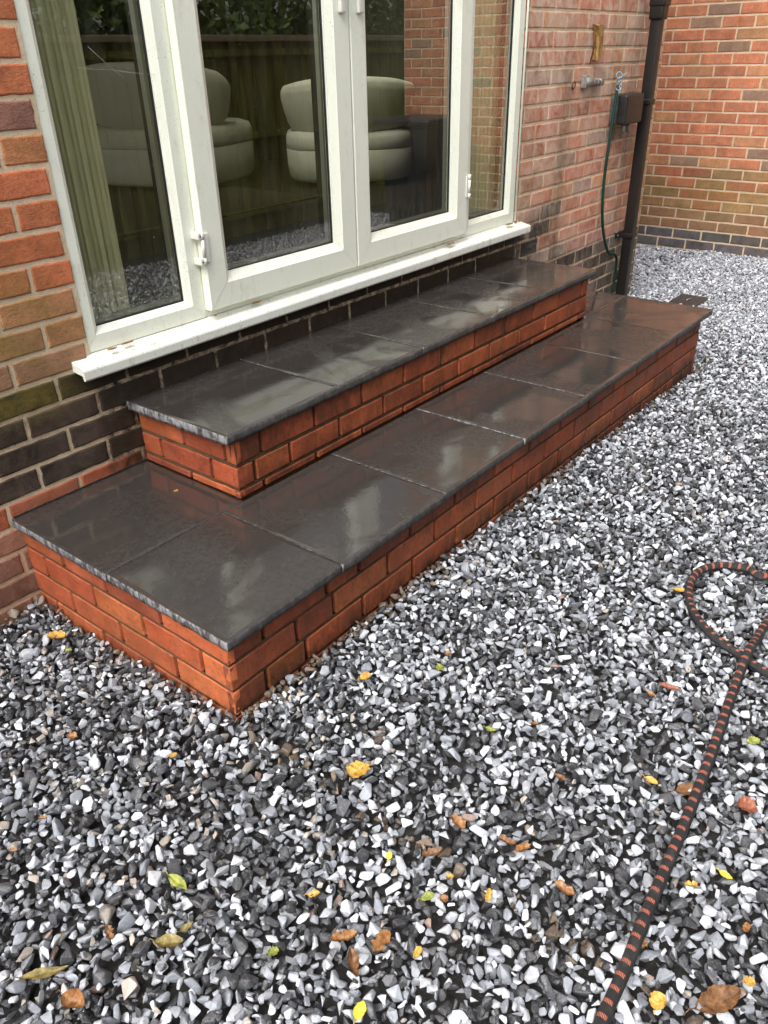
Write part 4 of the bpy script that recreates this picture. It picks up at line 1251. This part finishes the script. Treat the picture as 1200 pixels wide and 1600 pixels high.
# grit and mortar crumbs washed against the foot of the step
dfront = np.abs(P3[:, 1] - LY); near = (P3[:, 0] > 0.05) & (P3[:, 0] < 3.2) & (P3[:, 1] < LY)
pc = np.exp(-(dfront / 0.035) ** 2) * (0.65 * (P3[:, 0] < 0.9) + 0.28) * near
dl = np.abs(P3[:, 0] - LX0); pc = np.maximum(pc, np.exp(-(dl / 0.025) ** 2) * 0.5 * (P3[:, 0] < LX0))
pc = np.maximum(pc, 0.5 * np.exp(-((P3[:, 1] + 0.02) / 0.04) ** 2) * (P3[:, 0] < 0.1))
rgb = np.where((rng.random(n) < pc)[:, None], np.array([[0.13, 0.095, 0.065]]) * np.clip(b_, 0.5, 1.5), rgb)
colr[:, :3] = rgb
me = bpy.data.meshes.new('gravel')
me.vertices.add(n); me.vertices.foreach_set('co', P3.astype(np.float32).ravel())
for nm, tp, key, arr in (('rot', 'FLOAT_VECTOR', 'vector', rot), ('scl', 'FLOAT_VECTOR', 'vector', sv), ('col', 'FLOAT_COLOR', 'color', colr)):
    a = me.attributes.new(nm, tp, 'POINT'); a.data.foreach_set(key, arr.astype(np.float32).ravel())
a = me.attributes.new('pick', 'INT', 'POINT'); a.data.foreach_set('value', rng.integers(0, NT_, n).astype(np.int32))
me.update()
gravel = tag(link('gravel', me, M['stone']), 'loose black and white marble gravel covering the ground around the steps', 'gravel', kind='stuff')
ng = bpy.data.node_groups.new('scatter_stones', 'GeometryNodeTree')
ng.interface.new_socket('Geometry', in_out='INPUT', socket_type='NodeSocketGeometry')
ng.interface.new_socket('Geometry', in_out='OUTPUT', socket_type='NodeSocketGeometry')
gi, go = ng.nodes.new('NodeGroupInput'), ng.nodes.new('NodeGroupOutput')
iop = ng.nodes.new('GeometryNodeInstanceOnPoints')
ci = ng.nodes.new('GeometryNodeCollectionInfo')
ci.inputs['Collection'].default_value = tcol
ci.inputs['Separate Children'].default_value = True
ci.inputs['Reset Children'].default_value = True
def named(nm, tp):
    nd = ng.nodes.new('GeometryNodeInputNamedAttribute'); nd.data_type = tp
    nd.inputs['Name'].default_value = nm
    return nd.outputs['Attribute']
ng.links.new(gi.outputs[0], iop.inputs['Points'])
ng.links.new(ci.outputs[0], iop.inputs['Instance'])
iop.inputs['Pick Instance'].default_value = True
ng.links.new(named('pick', 'INT'), iop.inputs['Instance Index'])
ng.links.new(named('rot', 'FLOAT_VECTOR'), iop.inputs['Rotation'])
ng.links.new(named('scl', 'FLOAT_VECTOR'), iop.inputs['Scale'])
ng.links.new(iop.outputs[0], go.inputs[0])
md = gravel.modifiers.new('scatter', 'NODES'); md.node_group = ng

def hgt(x, y, rad=2):
    i = int(round((x - GX0) / res)); j = int(round((y - GY0) / res))
    i = min(max(i, rad), HX - rad - 1); j = min(max(j, rad), HY - rad - 1)
    return float(H[i - rad:i + rad + 1, j - rad:j + rad + 1].max())

# ------------------------------------------------------------------ braided hose
def mat_hose():
    t = NT('braided_black_hose')
    uv = t.n('ShaderNodeUVMap').outputs[0]
    s = t.n('ShaderNodeSeparateXYZ'); t.l(uv, s.inputs[0])
    u, v = s.outputs[0], s.outputs[1]       # u around 0..1, v in metres
    hel = t.math('FRACT', t.math('ADD', t.math('DIVIDE', v, 0.0265), t.math('MULTIPLY', u, 0.45)))
    sect = t.math('LESS_THAN', t.math('ABSOLUTE', t.math('SUBTRACT', u, 0.67)), 0.165)
    band = t.math('MULTIPLY', t.math('LESS_THAN', hel, 0.29), sect)
    yarn = t.math('FRACT', t.math('ADD', t.math('MULTIPLY', u, 26.0), t.math('MULTIPLY', v, 60.0)))
    yd = t.math('LESS_THAN', t.math('ABSOLUTE', t.math('SUBTRACT', yarn, 0.5)), 0.29)
    mask = t.math('MULTIPLY', band, yd)
    w1 = t.math('SINE', t.math('ADD', t.math('MULTIPLY', u, 6.2832 * 24), t.math('MULTIPLY', v, 1500.0)))
    w2 = t.math('SINE', t.math('SUBTRACT', t.math('MULTIPLY', u, 6.2832 * 24), t.math('MULTIPLY', v, 1500.0)))
    wv = t.math('MAXIMUM', w1, w2)
    c = t.mix(t.ramp(wv, [(0.0, 0.0), (1.0, 1.0)]), (0.008, 0.008, 0.009), (0.030, 0.029, 0.030))
    c = t.mix(mask, c, (0.52, 0.15, 0.09))
    dn = t.noise(t.geo(), 45, 4, 0.7)
    c = t.mix(t.math('MULTIPLY', t.ramp(dn, [(0.5, 0.0), (0.75, 1.0)]), 0.5), c, (0.09, 0.085, 0.08))
    return t.set(c, 0.6, 0.4, normal=t.bump(wv, 0.5, 0.0012))
M['hose'] = mat_hose()
ctrl = [(925, 1645), (940, 1600), (975, 1520), (1010, 1430), (1065, 1300), (1108, 1190), (1143, 1090), (1166, 1033), (1196, 980), (1235, 935)]
pts = []
for (u_, v_) in ctrl:
    p = on_z(u_, v_, -0.235); pts.append((p.x, p.y))
pts += [(1.55, -1.84), (1.72, -1.90), (1.80, -1.84), (1.70, -1.74)]
for (u_, v_) in [(1200, 903), (1165, 893), (1125, 889), (1092, 897), (1076, 920), (1080, 955), (1103, 990), (1135, 1017), (1162, 1036), (1200, 1063)]:
    p = on_z(u_, v_, -0.235); pts.append((p.x, p.y))
pts += [(0.95, -1.93), (0.85, -2.15), (0.80, -2.5), (0.7, -2.9)]
path = smooth_path([(p[0], p[1], 0) for p in pts], 22)
HR = 0.0112
zs = np.array([max(hgt(p.x, p.y, 2), float(gz(p.x, p.y)) - 0.004) for p in path])
k_ = np.ones(25) / 25
zs = np.convolve(np.pad(zs, 12, mode='edge'), k_, mode='valid') + HR * 0.72
# lift where the straight run crosses over the loop
cr = on_z(1163, 1036, -0.235)
half = len(path) // 2
for i, p in enumerate(path):
    d = math.hypot(p.x - cr.x, p.y - cr.y)
    if i < half: zs[i] += 0.019 * math.exp(-(d / 0.07) ** 2)
path = [Vector((p.x, p.y, z)) for p, z in zip(path, zs)]
nn_ = 20
vs, fs, uvs = [], [], []
prev = None; dist_ = 0
for i, p in enumerate(path):
    t_ = (path[min(i + 1, len(path) - 1)] - path[max(i - 1, 0)]).normalized()
    a = t_.cross(Vector((0, 0, 1))).normalized() if prev is None else (prev - t_ * prev.dot(t_)).normalized()
    prev = a; b2 = t_.cross(a)
    if i: dist_ += (p - path[i - 1]).length
    for k in range(nn_):
        an = 2 * math.pi * k / nn_
        vs.append(p + (a * math.cos(an) + b2 * math.sin(an)) * HR); uvs.append(dist_)
for i in range(len(path) - 1):
    for k in range(nn_):
        k2 = (k + 1) % nn_
        fs.append((i * nn_ + k, i * nn_ + k2, (i + 1) * nn_ + k2, (i + 1) * nn_ + k))
me = bpy.data.meshes.new('garden_hose'); me.from_pydata([tuple(v) for v in vs], [], fs); me.update()
uvl = me.uv_layers.new(name='UVMap')
for p in me.polygons:
    p.use_smooth = True
    ks = [me.loops[li].vertex_index % nn_ for li in p.loop_indices]
    wrap = (max(ks) - min(ks)) > 2
    for li in p.loop_indices:
        vi = me.loops[li].vertex_index; k = vi % nn_
        uvl.data[li].uv = ((k + nn_ if (wrap and k == 0) else k) / nn_, uvs[vi])
tag(link('garden_hose', me, M['hose']), 'black braided hose with orange flecks looping over the gravel on the right', 'hose')

# ------------------------------------------------------------------ fallen leaves
def mat_leaf(name, c0, c1, c2):
    t = NT(name)
    P = t.geo()
    n = t.noise(P, 70, 5, 0.7); n2 = t.noise(P, 240, 4, 0.7)
    c = t.ramp(n, [(0.30, c1), (0.50, c0), (0.72, c2)])
    c = t.mix(1.0, c, t.ramp(n2, [(0.3, 0.75), (0.7, 1.2)]), 'MULTIPLY')
    return t.set(c, 0.45, 0.4, normal=t.bump(n2, 0.5, 0.002))
LM = {
 'yellow': mat_leaf('yellow_leaf', (0.50, 0.29, 0.05), (0.26, 0.12, 0.025), (0.62, 0.45, 0.14)),
 'bright': mat_leaf('lemon_leaf', (0.62, 0.54, 0.05), (0.50, 0.40, 0.04), (0.68, 0.60, 0.12)),
 'orange': mat_leaf('orange_leaf', (0.27, 0.12, 0.04), (0.09, 0.035, 0.018), (0.44, 0.28, 0.13)),
 'brown': mat_leaf('brown_leaf', (0.16, 0.075, 0.03), (0.05, 0.025, 0.015), (0.30, 0.16, 0.07)),
 'olive': mat_leaf('olive_leaf', (0.20, 0.155, 0.05), (0.08, 0.06, 0.025), (0.34, 0.27, 0.09)),
 'green': mat_leaf('green_leaf', (0.22, 0.26, 0.05), (0.14, 0.13, 0.03), (0.46, 0.42, 0.09)),
 'rust': mat_leaf('rust_leaf', (0.26, 0.085, 0.045), (0.14, 0.04, 0.025), (0.36, 0.15, 0.09)),
}
LG = 'fallen leaves scattered on the gravel'
def fallen(u_, v_, lpx, wpx, ang, colr_, shape, lab, curl=0.5):
    """leaf centred at the photo's pixel; lpx, wpx its length and width there; ang its direction on the ground"""
    p = on_z(u_, v_, -0.245)
    z = hgt(p.x, p.y, 3)
    p = on_z(u_, v_, z + 0.003); z = hgt(p.x, p.y, 2)
    dist = (p - CAM_C).length
    k = dist / FPX
    Ln, Wd = lpx * k * 0.88, wpx * k * 0.88
    if shape == 'strip': Wd = max(Wd * 1.35, Ln * 0.42); Ln *= 0.92
    rr = random.Random(int(u_ * 31 + v_))
    nl, nw = 18, 8
    b = MB(); vs, fs = [], []
    for i in range(nl + 1):
        s = i / nl
        if shape == 'oval': w = math.sin(math.pi * min(1, max(0.0, s))) ** 0.7
        elif shape == 'long': w = math.sin(math.pi * s) ** 0.9 * (1 - 0.3 * s)
        elif shape == 'lobed': w = (1 - (2 * s - 1) ** 2) ** 0.5 * (0.42 + 0.58 * abs(math.sin(s * 3.2 * math.pi + 0.4)))
        elif shape == 'round': w = (1 - abs(2 * s - 1) ** 2.6) ** 0.5 * (1 + 0.12 * math.sin(s * 22))
        else: w = (0.66 + 0.62 * mnoise.noise(Vector((s * 6.0, u_, v_)))) * min(1, 0.2 + min(s, 1 - s) * 4)
        w = max(w, 0.04)
        for j in range(nw + 1):
            q = j / nw * 2 - 1
            x = (s - 0.5) * Ln
            y = q * w * Wd / 2 * (1 + 0.10 * rr.uniform(-1, 1)) + 0.07 * Ln * mnoise.noise(Vector((s * 2.2, v_, u_)))
            cr_ = curl * (q * q) * Wd * 0.32 * w + curl * 0.10 * Ln * (2 * s - 1) ** 2 - 0.0018 * (abs(q) < 0.12)
            zz = cr_ + rr.uniform(-1, 1) * 0.0009 + 0.06 * Wd * mnoise.noise(Vector((s * 5, q * 2.5, u_ + v_)))
            vs.append((x, y, zz))
    for i in range(nl):
        for j in range(nw):
            a = i * (nw + 1) + j
            fs.append((a, a + 1, a + nw + 2, a + nw + 1))
    b.add(vs, fs, 0, True)
    # underside
    vs2 = [(x_, y_, z_ - 0.0007) for x_, y_, z_ in vs]
    b.add(vs2, [f[::-1] for f in fs], 0, True)
    if shape in ('oval', 'long', 'round') and Ln > 0.012:
        b.tube([(-Ln * 0.5, 0, curl * 0.17 * Ln), (-Ln * 0.62, 0.002, curl * 0.2 * Ln + 0.001), (-Ln * 0.78, -0.001, 0.002)], [0.0010, 0.0008, 0.0006], 6)
    o = b.build('fallen_leaf', LM[colr_])
    o.location = (p.x, p.y, z + 0.0005)
    o.rotation_euler = (rr.uniform(-0.18, 0.18), rr.uniform(-0.18, 0.18), R(ang - 52))
    tag(o, lab, 'leaf', LG)
    return o
leaves = [
 (560, 1203, 38, 38, 60, 'yellow', 'round', 'crumpled round yellow leaf, the largest yellow one, in the open gravel before the step corner', 0.5),
 (562, 1578, 30, 18, 70, 'bright', 'oval', 'bright lemon yellow oval leaf at the bottom edge of the photo', 0.3),
 (277, 1376, 44, 20, -35, 'green', 'long', 'pointed yellow green leaf with brown spots, left of centre', 0.3),
 (263, 1471, 44, 24, 5, 'olive', 'oval', 'folded olive brown leaf below the pointed yellow green one', 0.7),
 (291, 1447, 24, 12, 40, 'olive', 'long', 'small ochre leaf just above the folded olive one', 0.4),
 (68, 1520, 66, 20, 20, 'olive', 'long', 'long dull brown leaf near the bottom left corner', 0.4),
 (115, 1563, 38, 26, -20, 'orange', 'oval', 'curled orange ring shaped leaf near the bottom left corner', 1.5),
 (170, 1457, 26, 12, -60, 'orange', 'strip', 'small orange curl among white stones on the lower left', 0.9),
 (88, 994, 28, 22, 10, 'yellow', 'round', 'ragged yellow leaf beside the left end of the lower step', 0.6),
 (106, 1014, 12, 9, 10, 'green', 'oval', 'tiny pale green leaf scrap just below the ragged yellow leaf by the step', 0.4),
 (112, 1149, 16, 14, 0, 'orange', 'strip', 'orange leaf scrap on the far left gravel below the ragged yellow leaf', 0.8),
 (270, 1178, 14, 9, 40, 'yellow', 'oval', 'tiny yellow leaf to the left below the step corner', 0.4),
 (66, 1277, 14, 8, 0, 'orange', 'strip', 'orange leaf flake at the left edge', 0.5),
 (20, 1328, 12, 8, 0, 'orange', 'strip', 'tiny orange flake nearest the left edge', 0.5),
 (537, 1463, 46, 18, 20, 'orange', 'strip', 'arched orange brown leaf beside the tan bark shaped one', 1.2),
 (552, 1503, 48, 16, -75, 'brown', 'strip', 'dark brown twisted leaf hanging below the arched orange one', 1.0),
 (595, 1470, 48, 24, 62, 'orange', 'strip', 'upright tan rectangular leaf at the lower centre', 0.7),
 (652, 1486, 22, 12, 50, 'yellow', 'strip', 'yellow brown star shaped scrap right of the upright tan leaf', 0.9),
 (608, 1336, 15, 11, 80, 'bright', 'oval', 'tiny bright yellow petal in the lower middle', 0.3),
 (490, 1395, 20, 11, 10, 'yellow', 'oval', 'small golden oval leaf left of centre bottom', 0.4),
 (668, 1399, 24, 13, 20, 'green', 'oval', 'small olive green oval leaf, lower centre', 0.3),
 (694, 1402, 13, 12, 0, 'orange', 'round', 'small orange scrap touching the olive green oval leaf', 0.6),
 (715, 1284, 34, 20, -50, 'orange', 'strip', 'crinkled orange brown leaf alone right of centre', 0.8),
 (676, 1331, 38, 14, 15, 'brown', 'strip', 'torn brown leaf strip below the crinkled orange brown leaf', 0.9),
 (703, 1368, 14, 10, 0, 'yellow', 'strip', 'small tan leaf fragment between two white stones', 0.6),
 (763, 1398, 24, 10, 70, 'yellow', 'strip', 'upright yellowish husk right of the olive oval leaf', 0.8),
 (792, 1314, 30, 16, -25, 'brown', 'strip', 'brown leaf of the pair at the middle right, its left one', 0.9),
 (817, 1322, 34, 14, 25, 'orange', 'strip', 'orange brown leaf of the pair at the middle right, its right one', 0.8),
 (881, 1388, 36, 18, -35, 'orange', 'strip', 'red and green mottled leaf left of the hose', 0.8),
 (876, 1213, 28, 9, -45, 'brown', 'long', 'thin brown leaf left of the hose midway', 0.5),
 (1074, 1232, 40, 22, 15, 'brown', 'oval', 'brown leaf touching the left side of the hose', 0.7),
 (1168, 1259, 28, 26, 0, 'rust', 'round', 'rust red leaf lump near the right edge', 0.9),
 (1178, 1155, 22, 15, 10, 'green', 'oval', 'yellow green leaf at the right edge below the hose loop', 0.4),
 (1062, 921, 20, 12, 0, 'yellow', 'oval', 'yellow leaf just left of the hose loop', 0.4),
 (1122, 1560, 78, 34, 20, 'brown', 'oval', 'largest brown leaf, in the bottom right corner', 0.5),
 (1135, 1365, 22, 12, -50, 'bright', 'long', 'slim pale yellow leaf right of the hose, near the edge', 0.4),
 (1018, 1218, 24, 12, -45, 'yellow', 'oval', 'small honey yellow leaf left of the hose', 0.5),
 (1046, 1072, 34, 9, -20, 'rust', 'strip', 'thin red brown leaf above the hose run', 0.6),
 (1017, 1083, 16, 10, -50, 'orange', 'oval', 'little orange leaf below left of the thin red brown one', 0.5),
 (1002, 1473, 20, 15, 20, 'orange', 'strip', 'orange leaf tucked against the lower hose on its right', 0.7),
 (1080, 1381, 24, 10, 10, 'yellow', 'strip', 'yellow leaf shreds right of the hose on a white stone', 0.8),
 (1028, 1562, 26, 22, 60, 'yellow', 'round', 'pale yellow leaf right of the hose near the bottom edge', 0.5),
 (427, 1486, 17, 15, 30, 'green', 'round', 'small dark green leaf at the lower left centre', 0.5),
 (1172, 1532, 15, 13, 0, 'yellow', 'round', 'small amber leaf at the right edge above the largest brown leaf', 0.5),
 (1167, 1447, 20, 10, 50, 'orange', 'strip', 'orange leaf chip at the right edge above the amber leaf', 0.6),
 (571, 1057, 20, 16, 30, 'yellow', 'round', 'small golden leaf close to the front foot of the lower step', 0.6),
 (687, 1043, 20, 14, 60, 'green', 'strip', 'pale green leaf scrap before the step front', 0.6),
 (766, 1137, 18, 9, -20, 'green', 'oval', 'tiny fresh green leaf in the open gravel right of the step corner', 0.5),
 (700, 1020, 16, 8, 60, 'orange', 'strip', 'small brown flake beside the pale green scrap', 0.6),
 (835, 1130, 14, 8, 0, 'orange', 'strip', 'orange flake on open gravel halfway to the hose', 0.5),
]
for L in leaves: fallen(*L)

# leaf scraps on the sill and a seed on the lower slab
def scrap(x, y, z, ln, wd, ang, c, lab, grp):
    b = MB(); vs, fs = [], []
    rr = random.Random(int(x * 1000))
    n = 12
    ring = [(math.cos(2 * math.pi * k / n) * ln / 2 * rr.uniform(0.75, 1.1), math.sin(2 * math.pi * k / n) * wd / 2 * rr.uniform(0.75, 1.1)) for k in range(n)]
    vs = [(0, 0, 0.004)] + [(a_, b_2, 0.001 + rr.uniform(0, 0.003)) for a_, b_2 in ring] + [(0, 0, 0.0025)] + [(a_, b_2, 0.0) for a_, b_2 in ring]
    for k in range(n):
        k2 = (k + 1) % n
        fs += [(0, 1 + k, 1 + k2), (n + 1, n + 2 + k2, n + 2 + k), (1 + k, n + 2 + k, n + 2 + k2, 1 + k2)]
    b.add(vs, fs, 0, False)
    o = b.build('leaf_scrap', LM[c]); o.location = (x, y, z); o.rotation_euler = (0, 0, R(ang))
    tag(o, lab, 'leaf', grp)
SG = 'dry leaf scraps on the white sill'
scrap(0.475, -0.020, 0.3825, 0.034, 0.014, 5, 'orange', 'dry orange leaf scrap at the left end of the white sill', SG)
scrap(0.535, -0.012, 0.3835, 0.050, 0.012, 0, 'orange', 'flat tan leaf scrap second from the left end of the sill', SG)
scrap(0.868, -0.014, 0.3835, 0.014, 0.010, 0, 'orange', 'small orange crumb on the sill below the left hinge', SG)
scrap(1.055, -0.012, 0.3835, 0.045, 0.012, 2, 'orange', 'dry orange leaf scrap on the sill under the left door leaf', SG)
scrap(2.190, -0.026, 0.3825, 0.060, 0.018, 4, 'orange', 'brown leaf scrap on the sill under the right door leaf', SG)
scrap(2.700, -0.018, 0.3830, 0.060, 0.022, 0, 'olive', 'tan dirt and leaf clump at the right end of the sill', SG)
scrap(0.452, -0.245, 0.0006, 0.014, 0.006, -20, 'yellow', 'tiny yellow seed on the back left slab near the upper step', 'seeds on the slabs')
